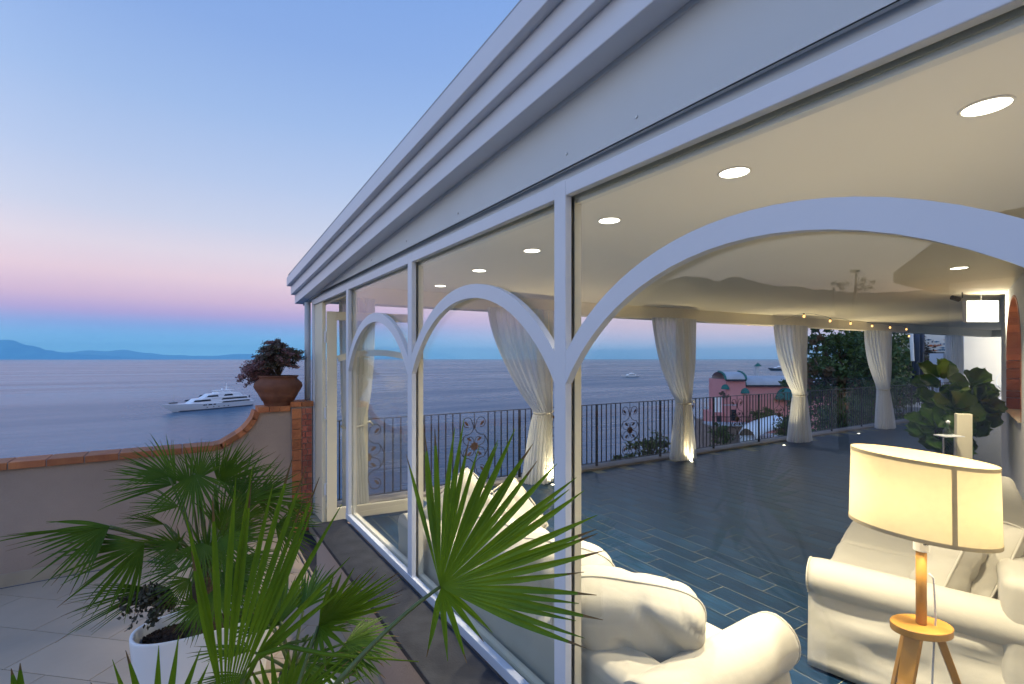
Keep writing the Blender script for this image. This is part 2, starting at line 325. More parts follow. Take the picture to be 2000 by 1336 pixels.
# far coast: long ridges across the bay
def ridge(name, d, prof, matm, depth, seed, nz_=1.0):
    mb = MB(); xs = []; x0, x1 = prof[0][0], prof[-1][0]; n = 220
    def h(x):
        for (a, ya), (b, yb) in zip(prof, prof[1:]):
            if a <= x <= b: t = (x-a)/(b-a); t = t*t*(3-2*t); return ya*(1-t)+yb*t
        return 0
    rows = 7; base = len(mb.v)
    for i in range(n+1):
        x = x0+(x1-x0)*i/n
        top = h(x)+nz_*(mnoise.fractal(Vector((x*.02, seed, 0)), .8, 2.1, 5)*3.2)
        top = max(top, .05)
        for j in range(rows):
            t = j/(rows-1); dd = d+depth*t
            jit = 1+.35*mnoise.fractal(Vector((x*.05, seed+t*3, 2)), .8, 2.1, 4)*(1-t)*(t > 0)
            hh = top*(1-(1-t)**1.6)*jit
            mb.v.append(at(x, 701-hh*(dd/d)*0-hh, dd) if j else Vector((*at(x, 701, dd).xy, SEAZ-1)))
    for i in range(n):
        for j in range(rows-1): mb.f.append((base+i*rows+j, base+(i+1)*rows+j, base+(i+1)*rows+j+1, base+i*rows+j+1))
    return mb.build(name, matm, kind='structure', smooth=True)
COAST = mat('hazed_coast', (.02,.28,.56), 1, col2=(.10,.40,.62), vscale=.0012, detail=8)  # blue of the distant haze painted into the hill colour
COAST2 = mat('far_hazed_coast', (.10,.38,.62), 1, col2=(.14,.42,.66), vscale=.0008, detail=5)  # farther ridge, haze likewise put into its colour as a paler blue
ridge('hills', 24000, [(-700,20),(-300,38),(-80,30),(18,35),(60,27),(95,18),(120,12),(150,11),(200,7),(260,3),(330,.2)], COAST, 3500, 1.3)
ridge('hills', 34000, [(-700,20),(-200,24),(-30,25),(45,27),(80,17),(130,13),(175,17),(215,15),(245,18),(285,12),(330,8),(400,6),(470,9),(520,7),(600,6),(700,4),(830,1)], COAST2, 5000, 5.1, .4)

hz = bpy.data.materials.new('sea_haze'); hz.use_nodes = True; hz.node_tree.nodes.clear()
ho = hz.node_tree.nodes.new('ShaderNodeOutputMaterial'); hv = hz.node_tree.nodes.new('ShaderNodeVolumePrincipled'); hv.inputs['Color'].default_value = (.36,.84,1,1); hv.inputs['Density'].default_value = HAZE; hv.inputs['Anisotropy'].default_value = 0
hz.node_tree.links.new(hv.outputs[0], ho.inputs['Volume'])
if HAZE: box('haze', (-45000,-45000,SEAZ-1), (45000,45000,HTOP), hz, kind='stuff')
# ---- inner terrace
PROT = R(-2.0)
def edge_u(v): return 5.75-.05*(v-1.6)
FLOORZ = 0.0
fl = MB(); poly = [(1.10,-1.0),(21.5,-1.0),(21.5,edge_u(21.5)+.16),(1.10,edge_u(1.10)+.16)]
fl.prism([(x,y,-.30) for x, y in poly], (0,0,.2985)); floor = fl.build('terrace_floor', PGROUT, kind='structure')
pw, pl_, g = .182, .602, .0055
cells = []
ca, sa = math.cos(PROT), math.sin(PROT)
for i in range(-20, 130):
    off = (i % 3)*.2 + (.06 if i % 2 else 0)
    for j in range(-8, 16):
        a = 1.1+i*pw; b = j*pl_+off
        cx_, cy_ = a+pw/2, b+pl_/2
        x = ca*cx_-sa*cy_; y = sa*cx_+ca*cy_
        if 1.25 < x < 21.3 and -.9 < y < edge_u(x)-.12 and y > .241/.970*(x-9.9)+1.9-.9:
            p = Vector((x,y,0)); dd = p.dot(FWD); k = p.dot(RGT)/dd if dd > .3 else 9
            vis = dd > .5 and abs(k) < 1.08 and (EYE)*FPX/dd < 660
            cells.append((dd if vis else 900+dd, x, y))
cells.sort()
pm = bpy.data.meshes.new('plank'); tmp = MB().box((-pw/2+g/2,-pl_/2+g/2,-.008), (pw/2-g/2,pl_/2-g/2,0))
pm.from_pydata([tuple(v) for v in tmp.v], [], tmp.f); pm.materials.append(PLANK)
for k, (dd, x, y) in enumerate(cells[:300]):
    o = bpy.data.objects.new('plank', pm); COL.objects.link(o); o.location = (x, y, random.uniform(-.0006,.0006)); o.rotation_euler.z = PROT; o.parent = floor; ORG[o.name] = Vector()
rest = MB()
for dd, x, y in cells[300:]:
    rest.obox((x,y,-.004), (ca,sa,0), (-sa,ca,0), (0,0,1), pw/2-g/2, pl_/2-g/2, .004)
rest.build('plank_field', PLANK, floor, kind='stuff')
# light stone kerb under the railing
kb = MB(); kb.prism([(1.2,edge_u(1.2)-.10,0.0),(21,edge_u(21)-.10,0.0),(21,edge_u(21)+.17,0.0),(1.2,edge_u(1.2)+.17,0.0)], (0,0,.035))
kb.build('kerb', mat('kerb_stone', (.24,.22,.21), .8, var=.15, vscale=5, bump=.2), kind='structure', bevel=.006)

# ---- outer terrace
OZ = -.18
tf = box('terrace', (-9,-4,OZ-.3), (.905,5.70,OZ-.006), GROUT, kind='structure')
tl_, tw_ = .62, .38
A45 = R(YAW+0)  # tiles lie diagonal to the building
d1 = (RGT*.986+FWD*(-.165)).normalized(); d2 = Vector((-d1.y, d1.x, 0))
tiles = []
for i in range(-24, 24):
    for j in range(-30, 30):
        c = d1*(i*tl_+(.31 if j % 2 else 0))+d2*(j*tw_)+at(0,1262,3.197)*Vector((1,1,0))
        if -8.7 < c.x < .55 and -3.8 < c.y < 5.35:
            dd = c.dot(FWD); k = c.dot(RGT)/dd if dd > .3 else 9
            tiles.append((dd if (dd > 2.2 and -1.3 < k < .1) else 500+abs(dd), c))
tiles.sort(key=lambda q: q[0])
def clip_poly(poly, xmax, ymax):
    def cl(ps, ins, inter):
        r = []
        for a, b in zip(ps, ps[1:]+ps[:1]):
            if ins(a): r.append(a)
            if ins(a) != ins(b): r.append(inter(a, b))
        return r
    poly = cl(poly, lambda p: p.x <= xmax, lambda a, b: a.lerp(b, (xmax-a.x)/(b.x-a.x)))
    if len(poly) > 2: poly = cl(poly, lambda p: p.y <= ymax, lambda a, b: a.lerp(b, (ymax-a.y)/(b.y-a.y)))
    return poly
tile_rest = MB(); nt_ = 0
alltiles = []
for i in range(-30, 34):
    for j in range(-34, 36):
        c = d1*(i*tl_+(.31 if j % 2 else 0))+d2*(j*tw_)+at(0,1262,3.197)*Vector((1,1,0)); c.z = 0
        g2 = .0025
        ps = [c+d1*(sx*(tl_/2-g2))+d2*(sy*(tw_/2-g2)) for sx, sy in ((-1,-1),(1,-1),(1,1),(-1,1))]
        if c.x < -8.5 or c.y < -3.6: continue
        q = clip_poly(ps, .885, 5.665)
        if len(q) < 3: continue
        ar = abs(sum(a.x*b.y-b.x*a.y for a, b in zip(q, q[1:]+q[:1])))/2
        if ar < .002: continue
        dd = c.dot(FWD); k = c.dot(RGT)/dd if dd > .3 else 9
        vis = dd > 2.3 and -1.35 < k < .1
        alltiles.append((dd if vis else 500+abs(dd), q))
alltiles.sort(key=lambda t: t[0])
for n_, (dd, q) in enumerate(alltiles):
    if n_ < 220 and dd < 400:
        MB().prism([(p.x,p.y,OZ-.006) for p in q], (0,0,.006)).build('tile', TILE, tf)
    else: tile_rest.prism([(p.x,p.y,OZ-.006) for p in q], (0,0,.006))
tile_rest.build('tile_field', TILE, tf, kind='stuff')

# ---- plinth under the glazing and the dark sill on it
pv = thing('glass_pavilion', 'white glazed pavilion with arched bays, stepped fascia and flat ceiling beside the terrace', 'pavilion', (1.15, 2.8, 0))
V0 = 1.149; ZB = .32; ZT = 2.32
PU = [5.715, 4.30, 2.868, 1.398, -.07, -1.54]
box('plinth', (.905,-1.6,OZ), (1.22,4.33,ZB-.032), PLINTH, pv)
MB().box((.885,-1.6,OZ), (.904,4.10,OZ+.10)).build('skirting', SKIRT, pv, bevel=.003)
sill = MB(); sill.box((.865,-1.6,ZB-.03), (V0-.012,4.34,ZB)); sill.build('sill', DARKST, pv, bevel=.004)
MB().box((1.20,-1.6,0.001), (1.245,4.30,ZB-.04)).build('inner_skirting', DARKST, pv)
# threshold at the door bay
MB().box((.912,4.335,OZ+.001), (1.098,5.66,OZ+.016)).build('threshold', DARKST, pv, bevel=.003)
MB().box((.895,4.335,OZ+.0005), (.910,5.66,OZ+.02)).build('threshold_edge', SKIRT, pv)
# glazed bays
PW = .066; PD = .031
def arch_pts(uc, rad, zc, half, n=28):
    a = math.asin(min(1, half/rad)); return [(uc+rad*math.sin(-a+2*a*i/n), zc+rad*math.cos(-a+2*a*i/n)) for i in range(n+1)]
for b in range(5):
    u1, u0 = PU[b], PU[b+1]     # far, near
    fr = MB()
    door = (b == 0)
    # posts (far post belongs to the first bay, near post to every bay)
    if b == 0: fr.box((V0,u1-PW/2,0.0), (V0+PD+.015,u1+PW/2,ZT+.06))
    fr.box((V0,u0-PW/2,ZB if not door else ZB), (V0+PD,u0+PW/2,ZT+.0595))
    ua, ub = u0+PW/2, u1-PW/2
    fr.box((V0+.001,ua,ZT), (V0+PD,ub,ZT+.058))
    if not door: fr.box((V0-.004,ua-PW,ZB+.001), (V0+PD,ub+(PW if b == 1 else 0),ZB+.05))
    w = fr.build('window' if not door else 'door_frame', WHITE, pv, bevel=.003)
    if not door:
        half = (ub-ua)/2; uc = (ua+ub)/2; sc = half/.70
        Ro = .89*sc; Zc = 1.195-.0; 
        o_ = arch_pts(uc, Ro, Zc, half); i_ = arch_pts(uc, Ro-.067, Zc, half-.0)
        am = MB(); am.grid(lambda s, t: (0,0,0), 2, 2); am.v = []; am.f = []
        n = len(o_)
        for k in range(n):
            for (uu, zz) in (o_[k], i_[k]):
                for x in (V0+.0015, V0+.032): am.v.append(Vector((x, uu, zz)))
        for k in range(n-1):
            a0 = k*4; a1 = a0+4
            am.f += [(a0,a1,a1+2,a0+2),(a0+1,a0+3,a1+3,a1+1),(a0,a0+1,a1+1,a1),(a0+2,a1+2,a1+3,a0+3)]
        am.f += [(0,2,3,1),((n-1)*4,(n-1)*4+1,(n-1)*4+3,(n-1)*4+2)]
        # fillets that merge the two feet of the arch into the post
        am.build('arch_band', WHITE, w, fix=True)
        gm = MB().box((V0+.034,ua-.004,ZB+.045), (V0+.042,ub+.004,ZT+.004)); gm.build('pane', GLASS, w)
        # cream inner beads
        bd = MB(); x0, x1 = V0+.046, V0+.078
        bd.box((x0,u0-PW/2+.002,ZB+.001), (x1,ua,ZT+.055)); bd.box((x0,ub,ZB+.001), (x1,ub+PW*.48,ZT+.055)); bd.box((x0,ua+.001,ZB+.001), (x1,ub-.001,ZB+.055)); bd.box((x0,ua+.001,ZT-.004), (x1,ub-.001,ZT+.055))
        bd.build('glazing_bead', CREAMF, w)
# roof edge: z of the soffit falls away towards the far end
def zs(u): return 2.745-.060*u
UF, UN = 6.2, -1.5
def slope_bar(v0, v1, z0, z1, name, m, uf=UF, un=UN, bevel=.004):
    mb = MB(); pts = []
    for u in (un, uf):
        for (v, z) in ((v0,z0),(v1,z0),(v1,z1),(v0,z1)): pts.append((v, u, z+zs(u)))
    mb.add(pts, [(0,1,2,3),(7,6,5,4),(0,4,5,1),(1,5,6,2),(2,6,7,3),(3,7,4,0)])
    return mb.build(name, m, pv, bevel=bevel, fix=True)
slope_bar(1.050, 1.139, 0, .108, 'fascia_board', WHITE)
slope_bar(1.010, 1.139, .1085, .213, 'fascia_board', WHITE, UF+.03)
slope_bar(.970, 1.139, .2135, .315, 'fascia_board', WHITE, UF+.06)
slope_bar(1.1395, 1.165, -.016, .10, 'soffit_trim', SOFFIT)
# frieze panel above the frame
mb = MB(); pts = []
for u in (UN, 5.75):
    z1 = max(zs(u), 2.42)-.017
    for (v, z) in ((1.143,2.416),(1.164,2.416),(1.164,z1),(1.143,z1)): pts.append((v,u,z))
mb.add(pts, [(0,1,2,3),(7,6,5,4),(0,4,5,1),(1,5,6,2),(2,6,7,3),(3,7,4,0)]); mb.build('frieze_panel', SOFFIT, pv, fix=True)
box('frame_gap', (1.167,UN,ZT+.061), (1.182,5.75,2.50), SOFFIT, pv)
for u in (1.02,1.35,2.2,2.9,3.6,4.6):
    sc_ = Vector((1.1425,u,2.46+.008*(u % .7))); MB().tube([sc_, sc_-Vector((.003,0,0))], .005, 8).build('screw', CHROME, pv)
# ceiling, edge beam and roof deck
CZ = 2.60
def sea_u(v): return 6.25-.095*(v-1.2)
cl = MB(); cl.prism([(1.19,-2.2,CZ),(20.6,-2.2,CZ),(20.6,sea_u(20.6)-.25,CZ),(1.19,sea_u(1.19)-.25,CZ)], (0,0,.03)); ceil = cl.build('ceiling', PLASTER, kind='structure')
eb = MB(); eb.prism([(1.19,sea_u(1.19)-.248,2.40),(20.6,sea_u(20.6)-.248,2.40),(20.6,sea_u(20.6),2.40),(1.19,sea_u(1.19),2.40)], (0,0,.31)); eb.build('edge_beam', PLASTER, pv, bevel=.006)
box('end_beam', (20.61,-2.2,2.40), (20.85,sea_u(20.6),2.71), PLASTER, pv, bevel=.006)
rd = MB(); pts = []
for v in (.98, 20.9):
    for u in (-2.2, (UF+.05 if v < 1 else sea_u(v)+.02)):
        for z in (2.712, zs(u)+.33 if v < 3 else 2.90): pts.append((v,u,max(z, 2.712)))
# order: v0u0(z0,z1), v0u1(z0,z1), v1u0.., v1u1..
pts = [Vector(p) for p in pts]
pts[0].x = pts[2].x = 1.16
for p in (pts[0], pts[2]): p.z = 2.712
rd.add(pts, [(0,2,6,4),(1,5,7,3),(0,1,3,2),(4,6,7,5),(0,4,5,1),(2,3,7,6)]); rd.build('roof_deck', VAULT, pv, fix=True)
box('pelmet', (V0+PD+.022,-1.6,ZT-.02), (V0+PD+.05,5.7,CZ-.002), CREAMF, pv)
# ---- door leaf standing open at the far jamb
def leafpts():
    a = Vector((V0+.06, 5.31, 0)); b = Vector((2.21, 5.17, 0)); return a, b
da, db = leafpts(); dd_ = (db-da).normalized(); dn = Vector((-dd_.y, dd_.x, 0)); W = (db-da).length
dr = MB()
def seg(s0, s1, z0, z1, mb=dr, th=.045): 
    c = da+dd_*((s0+s1)/2)+Vector((0,0,(z0+z1)/2)); mb.obox(c, dd_, dn, (0,0,1), (s1-s0)/2, th/2, (z1-z0)/2)
SW = .10
seg(0, SW, .015, 2.22); seg(W-SW, W, .015, 2.22); seg(SW, W-SW, .015, .14); seg(SW, W-SW, 2.13, 2.22)
door = dr.build('door', CREAMF, pv, bevel=.004)
n = 26; da_m = MB(); Rd = 1.25; uc = W/2; half = uc-SW; zc = 1.80-Rd+.0; aa = math.asin(half/Rd)
for k in range(n+1):
    t = -aa+2*aa*k/n
    for r in (Rd, Rd-.065):
        for off in (-.018, .018): da_m.v.append(da+dd_*(uc+r*math.sin(t)*half/Rd/math.sin(aa))+dn*off+Vector((0,0,zc+r*math.cos(t)+.02)))
for k in range(n):
    a0 = k*4; a1 = a0+4; da_m.f += [(a0,a1,a1+2,a0+2),(a0+1,a0+3,a1+3,a1+1),(a0,a0+1,a1+1,a1),(a0+2,a1+2,a1+3,a0+3)]
da_m.build('arch_band', CREAMF, door, fix=True)
gm = MB(); seg(SW-.004, W-SW+.004, .136, 2.134, gm, .006); gm.build('pane', GLASS, door)
hc = da+dd_*(W-.05)+Vector((0,0,1.0))
for s in (-1, 1):
    MB().obox(hc+dn*s*.027, dd_, dn, (0,0,1), .018, .004, .04).build('handle_plate', CHROME, door); MB().tube([hc+dn*s*.03, hc+dn*s*.07, hc+dn*s*.072-dd_*.10], .008, 8).build('handle', CHROME, door)
    MB().obox(hc+dn*s*.027-Vector((0,0,.13)), dd_, dn, (0,0,1), .014, .004, .03).build('keyhole_plate', CHROME, door)
for z in (.35, 1.15, 1.95):
    MB().tube([da-dd_*.012+Vector((0,0,z-.06)), da-dd_*.012+Vector((0,0,z+.06))], .011, 10).build('hinge', WHITE, door)
box('side_panel', (V0+.02,5.335,.001), (V0+.058,5.679,ZT), CREAMF, pv, bevel=.003)
# ---- columns of the open sea side
COLS = [(1.60,), (4.15,), (7.0,), (10.5,), (14.2,)]
def col_u(v): return 5.75-.05*(v-1.6)-.25-(.012*(v-7) if v > 7 else 0)
for (v,) in COLS:
    u = col_u(v); box('column', (v-.08,u-.08,.001), (v+.08,u+.08,2.399), PLASTER, pv, bevel=.006)
# ---- right hand wall with the brick niche
WA = Vector((9.90,1.90,0)); wd = Vector((.970,.241,0)).normalized(); wn = Vector((-wd.y,wd.x,0))  # wn faces the room
wall = thing('niche_wall', 'white rendered wall with an arched brick niche at the right edge', 'wall', tuple(WA))
def wp(t, s, z): return WA-wd*t+wn*s+Vector((0,0,z))      # t = metres before the far end, s = out of the wall
T0, T1, SZ, SPR = .95, 2.75, 1.05, 1.75
tc_, hw = (T0+T1)/2, (T1-T0)/2; RISE = .72
def archz(t): return SPR+RISE*math.sqrt(max(0, 1-((t-tc_)/hw)**2))
wm = MB()
def wq(t0, t1, za0, za1, zb0, zb1):   # column of wall between t0 and t1, bottom za, top zb
    th = .34
    vs = [wp(t0,0,za0),wp(t1,0,za1),wp(t1,-th,za1),wp(t0,-th,za0),wp(t0,0,zb0),wp(t1,0,zb1),wp(t1,-th,zb1),wp(t0,-th,zb0)]
    wm.add(vs, [(0,3,2,1),(4,5,6,7),(0,1,5,4),(1,2,6,5),(2,3,7,6),(3,0,4,7)])
wq(0, T0, 0, 0, CZ, CZ); wq(T1, 9.05, 0, 0, CZ, CZ); wq(T0, T1, 0, 0, SZ, SZ)
ns = 24
for i in range(ns):
    a, b = T0+(T1-T0)*i/ns, T0+(T1-T0)*(i+1)/ns; wq(a, b, archz(a), archz(b), CZ, CZ)
wm.build('wall_body', WALLP, wall, fix=True)
# niche back and reveal bricks
MB().obox(wp(tc_,-.30,(SZ+SPR+RISE)/2), wd, wn, (0,0,1), hw+.01, .012, (SPR+RISE-SZ)/2+.02).build('niche_back', MORTAR, wall)
def brick(c, ax, ay, az, hx, hy, hz, m, par, name='brick'): 
    return MB().obox(c, ax, ay, az, hx, hy, hz).build(name, m, par)
row = 0; z = SZ+.02
while z < SPR+RISE:
    off = .13 if row % 2 else 0
    t = T0+.01-off
    while t < T1:
        a, b = max(t, T0+.01), min(t+.25, T1-.01)
        if b-a > .04 and z+.065 < archz((a+b)/2)+.03: brick(wp((a+b)/2, -.275, z+.032), wd, wn, (0,0,1), (b-a)/2, .014+random.random()*.004, .031, BRICK, wall)
        t += .262
    z += .075; row += 1
z = SZ; 
while z < SPR-.02:      # far and near jambs, big fired tiles
    h = random.choice([.09,.11,.13,.16])
    for tt, sg in ((T0, 1), (T1, -1)):
        brick(wp(tt+sg*.012, -.13, z+h/2), wd, wn, (0,0,1), .012, .135, h/2-.004, BRICK, wall)
    z += h
for i in range(20):
    a = math.pi*(i+.5)/20; c = wp(tc_-math.cos(a)*(hw-.012), -.13, SPR+math.sin(a)*(RISE-.012))
    tx = Vector((math.sin(a)*hw, 0, math.cos(a)*RISE)); tv = (-wd*(-tx.x)*-1+Vector((0,0,tx.z)))
    tv = (wd*(-math.sin(a)*hw)+Vector((0,0,math.cos(a)*RISE))).normalized()
    brick(c, tv, wn, tv.cross(wn), .072, .135, .012, BRICK, wall)
MB().obox(wp(tc_,-.12,SZ+.008), wd, wn, (0,0,1), hw, .15, .008).build('niche_sill', SKIRT, wall)
area('niche_lamp', wp(tc_+.1,-.10,SZ+.03), .12, 6, (1,.74,.40), direction=(0,0,1), parent=wall, spread=160)
# ---- parapet with terracotta coping
pa = thing('parapet_wall', 'beige rendered parapet with terracotta coping that sweeps up to the brick pier', 'wall', (-3,5.7,OZ))
UW = 5.70
curve = [(-9.0,.797),(.20,.797),(.29,.815),(.365,.86),(.44,.905),(.505,.955),(.56,1.02),(.60,1.08),(.625,1.155),(.90,1.155)]
body = MB(); n = len(curve)
poly = [(v,UW,z) for v, z in curve]+[(.924,UW,1.155),(.924,UW,OZ),(-9.0,UW,OZ)]
body.prism(poly, (0,.22,0)); body.build('wall_body', PARAPET, pa, fix=True)
MB().box((-9,UW-.014,OZ+.0), (.90,UW-.0005,OZ+.11)).build('skirting', SKIRT, pa, bevel=.002)
def coping(v0, v1):
    MB().box((v0+.004,UW-.03,.7975), (v1-.004,UW+.25,.857)).build('coping_brick', BRICK, pa, bevel=.004)
v = .20
while v > -7.2:
    w_ = random.uniform(.235,.265); coping(v-w_, v); v -= w_
MB().box((-9,UW-.02,.797), (.2,UW+.24,.850)).build('coping_mortar', MORTAR, pa)
cv = curve[1:9]
for (a, za), (b, zb) in zip(cv, cv[1:]):
    p = Vector((a,0,za)); q = Vector((b,0,zb)); d = (q-p); nn = Vector((-d.z,0,d.x)).normalized()
    m_ = (p+q)/2+nn*.028; MB().obox((m_.x,UW+.11,m_.z), d, (0,1,0), nn, d.length/2+.006, .138, .028).build('coping_brick', BRICK, pa, bevel=.004)
for i in range(3):
    MB().box((.607+i*.105,UW-.03,1.1555), (.607+i*.105+.101,UW+.25,1.214)).build('coping_brick', BRICK, pa, bevel=.004)
# brick pier
pr = thing('brick_pier', 'red brick pier between the parapet and the white end post of the pavilion', 'pier', (1.03,5.7,OZ))
box('pier_core', (.925,UW-.045,OZ), (1.135,UW+.22,1.20), MORTAR, pr)
z = OZ+.02
while z < 1.17:
    brick((.975,UW-.048,z+.055), (1,0,0), (0,1,0), (0,0,1), .047, .012, .053, BRICK, pr); z += .112
z = OZ+.02; r_ = 0
while z < 1.16:
    cuts = (1.028, 1.085, 1.132) if r_ % 2 else (1.028, 1.062, 1.132)
    for a, b in zip(cuts, cuts[1:]): brick(((a+b)/2,UW-.046,z+.031), (1,0,0), (0,1,0), (0,0,1), (b-a)/2-.004, .010, .028, REDB, pr)
    z += .064; r_ += 1
for a, b in ((.918,1.02),(1.025,1.145)): MB().box((a,UW-.065,1.2005), (b,UW+.25,1.255)).build('coping_brick', BRICK, pr, bevel=.004)
# downpipe between the pier and the roof corner
q = atu(601,700,5.82)
dp = MB(); dp.tube([(q.x,q.y,1.256),(q.x,q.y,2.36)], .033, 16); o = dp.build('downpipe', mat('grey_pipe', (.42,.45,.49), .5, var=.04), smooth=False)
for p_ in o.data.polygons: p_.use_smooth = len(p_.vertices) == 4
tag(o, 'grey round post standing on the brick pier under the roof corner', 'post')
#__PART2__
# ================================================================== OBJECTS
Z = Vector((0,0,1))
# ---- iron railing on the kerb
rl = thing('iron_railing', 'black wrought iron railing with scroll ornaments along the sea edge of the dark floor', 'railing', (1.2, 5.75, 0))
ed = Vector((1,-.05,0)).normalized()
def rp(v, z): return Vector((v, edge_u(v)+.03, z))
RT, RB = 1.0, .085
V_START, V_END = 1.22, 20.6
MB().bar(rp(V_START,RT), rp(V_END,RT), .032, .010).build('top_rail', IRON, rl)
MB().bar(rp(V_START,RB), rp(V_END,RB), .026, .008).build('bottom_rail', IRON, rl)
def mirror_pts(pts, sx, sz, c): return [(c[0]+sx*x, c[1]+sz*z) for x, z in pts]
def arcp(cx, cz, r, a0, a1, n=14): return [(cx+r*math.cos(R(a0+(a1-a0)*i/n)), cz+r*math.sin(R(a0+(a1-a0)*i/n))) for i in range(n+1)]
def spiral(cx, cz, r0, r1, a0, a1, n=18): return [(cx+(r0+(r1-r0)*i/n)*math.cos(R(a0+(a1-a0)*i/n)), cz+(r0+(r1-r0)*i/n)*math.sin(R(a0+(a1-a0)*i/n))) for i in range(n+1)]
def leaf2(mb, o, p, ang, ln):
    d = Vector((math.cos(R(ang)), math.sin(R(ang)))); nrm = Vector((-d.y, d.x))
    prof = [(0,.0),(.18,.55),(.35,.8),(.5,.55),(.66,.75),(.82,.3),(1,0)]
    top = []; bot = []
    for t, w in prof:
        a = Vector(p)+d*ln*t+nrm*w*ln*.26; b = Vector(p)+d*ln*t-nrm*w*ln*.26; top.append(a); bot.append(b)
    poly = top+bot[-2:0:-1]
    mb.prism([o+ed*q.x+Z*q.y+Vector((0,.004,0)) for q in poly], (0,-.008,0))
def scroll(vc):
    o = rp(vc, 0); cz = (RT+RB)/2; sm = MB(); lm = MB(); r = .0052
    def T(pts, rr=r): sm.tube([o+ed*x+Z*z for x, z in pts], rr, 6)
    for sx in (-1, 1):
        for sz in (-1, 1):
            # outer S: top curl, neck, half of the big circle
            curl = spiral(.098, .318, .022, .082, 300, -160 if 0 else 300-470, 24) if 0 else None
            pts = [(.052,.262)]
            pts = spiral(.098, .322, .060, .076, 335, 335-150-195+0, 0) if 0 else []
            c = [(.100+.066*math.cos(R(a)), .325+.066*math.sin(R(a))) for a in range(-100, 181, 20)]   # almost full curl
            neck = [(.012,.262),(.013,.225),(.045,.185),(.095,.155)]
            big = [(.206*math.sin(R(a)), .206*math.cos(R(a))) for a in range(42, 91, 8)]
            T(mirror_pts(c+[(.020,.295)]+neck+big+[(.206,0)], sx, sz, (0,cz)))
            # inner C: from the rim circle down to the rosette and out into a small curl
            c2 = [(.150,.145),(.163,.105),(.158,.065),(.130,.030),(.085,.012),(.045,.008)]
            T(mirror_pts(c2, sx, sz, (0,cz)), .0046)
            c3 = [(.010,.045),(.008,.075),(.020,.105),(.045,.125),(.075,.125),(.098,.108)]
            T(mirror_pts(c3, sx, sz, (0,cz)), .0046)
            leaf2(lm, o, (sx*.145, cz+sz*.340), 90+sx*90+sx*sz*(-40) if 0 else (180 if sx > 0 else 0)+sx*sz*48, .085)
            leaf2(lm, o, (sx*.108, cz+sz*.122), (180 if sx > 0 else 0)+sx*sz*38, .085)
    T([(0,cz+.235),(0,RT)], .006); T([(0,RB),(0,cz-.235)], .006)
    rs = []
    for k in range(24): a = 2*math.pi*k/24; q = .050 if k % 3 else .062; rs.append(o+ed*q*math.cos(a)+Z*(cz+q*math.sin(a))+Vector((0,.007,0)))
    lm.prism(rs, (0,-.016,0)); lm.obox(o+Z*cz, ed, (0,1,0), Z, .022, .014, .022)
    s_ = sm.build('scroll_panel', IRON, rl); l_ = lm.build('scroll_leaf', RUST, s_, fix=True, kind='stuff')
v = 2.49-1.43
posts = []
while v < V_END+.1:
    if v > V_START: MB().obox(rp(v,.5), ed, (0,1,0), Z, .014, .014, .50).build('post', IRON, rl)
    mid = v+.715
    if mid-.2 > V_START and mid < V_END: scroll(mid)
    for off in (.10,.20,.30,.40,.505,.925,1.03,1.13,1.23,1.33):
        if V_START+.03 < v+off < V_END: MB().obox(rp(v+off,(RT+RB)/2), ed, (0,1,0), Z, .0065, .0065, (RT-RB)/2).build('baluster', IRON, rl)
    v += 1.43

# ---- sheer curtains tied round the columns
def curtain(name, vcol, left, right, tie_off, bl, br, label, zt=2.395, zb=.02, tz=.98, folds=23, seed=0, tie=True, up=.62):
    u = col_u(vcol); c = Vector((vcol, u, 0)); rnd = random.Random(seed)
    root = thing(name, label, 'curtain', (vcol, u, 0), 'sheer curtains tied on the sea side columns')
    ph = rnd.random()*6
    def prof(z):
        if z >= tz:
            t = (z-tz)/(zt-tz); s = 1-(1-t)**1.7
            s2 = 1-(1-t)**3.2
            return tie_off-.115+(left-(tie_off-.115))*s, tie_off+.115+(right-(tie_off+.115))*s2, .112+.03*min(1, t*2.5)
        t = (tz-z)/(tz-zb); s = t**.75
        return tie_off-.115+(bl-(tie_off-.115))*s, tie_off+.115+(br-(tie_off+.115))*s, .112+.05*t
    def fn(a, b):
        z = zb+(zt-zb)*b; l, r_, dp = prof(z); ang = 2*math.pi*a
        cx = (l+r_)/2; hw_ = (r_-l)/2
        amp = .055*math.sin(folds*ang+ph+.5*math.sin(3*ang+z*1.2)+.35*math.sin(2.1*z+ph))+.04*math.sin(7*ang+2*z)
        k = 1+amp*(1 if abs(z-tz) > .1 else .4)
        # push away from the column
        x = cx+hw_*math.cos(ang)*k; y = dp*math.sin(ang)*(1+amp*2.2)
        return c+ed*x+Vector((0,1,0))*y+Z*z
    m = MB().grid(fn, 220, 46, closeu=True); m.build('cloth', SHEER, root, smooth=True)
    if tie:
        pts = []
        for i in range(20):
            a = 2*math.pi*i/20; pts.append(c+ed*(tie_off+.122*math.cos(a))+Vector((0,.120*math.sin(a),0))+Z*(tz+.018*math.sin(a+1)))
        MB().tube(pts, .014, 8, closed=True).build('tie_band', SOFA, root, smooth=True)
        b = MB(); kx = c+ed*(tie_off+.11)-Vector((0,.06,0))+Z*tz
        for s in (-1, 1): b.tube([kx, kx+ed*.05*s+Z*.035-Vector((0,.02,0)), kx+ed*.09*s-Z*.01, kx+ed*.05*s-Z*.03], [.006,.014,.012,.005], 8)
        b.build('tie_knot', SOFA, root, smooth=True)
    return root
curtain('sheer_curtain', 7.0, -.68, .27, .02, -.24, .24, 'sheer curtain left of the pink house, tied low and lit from a floor light', seed=1)
curtain('sheer_curtain', 10.5, -.82, .20, .02, -.30, .33, 'sheer curtain between the pink house and the dark tree, tied at its waist', seed=2)
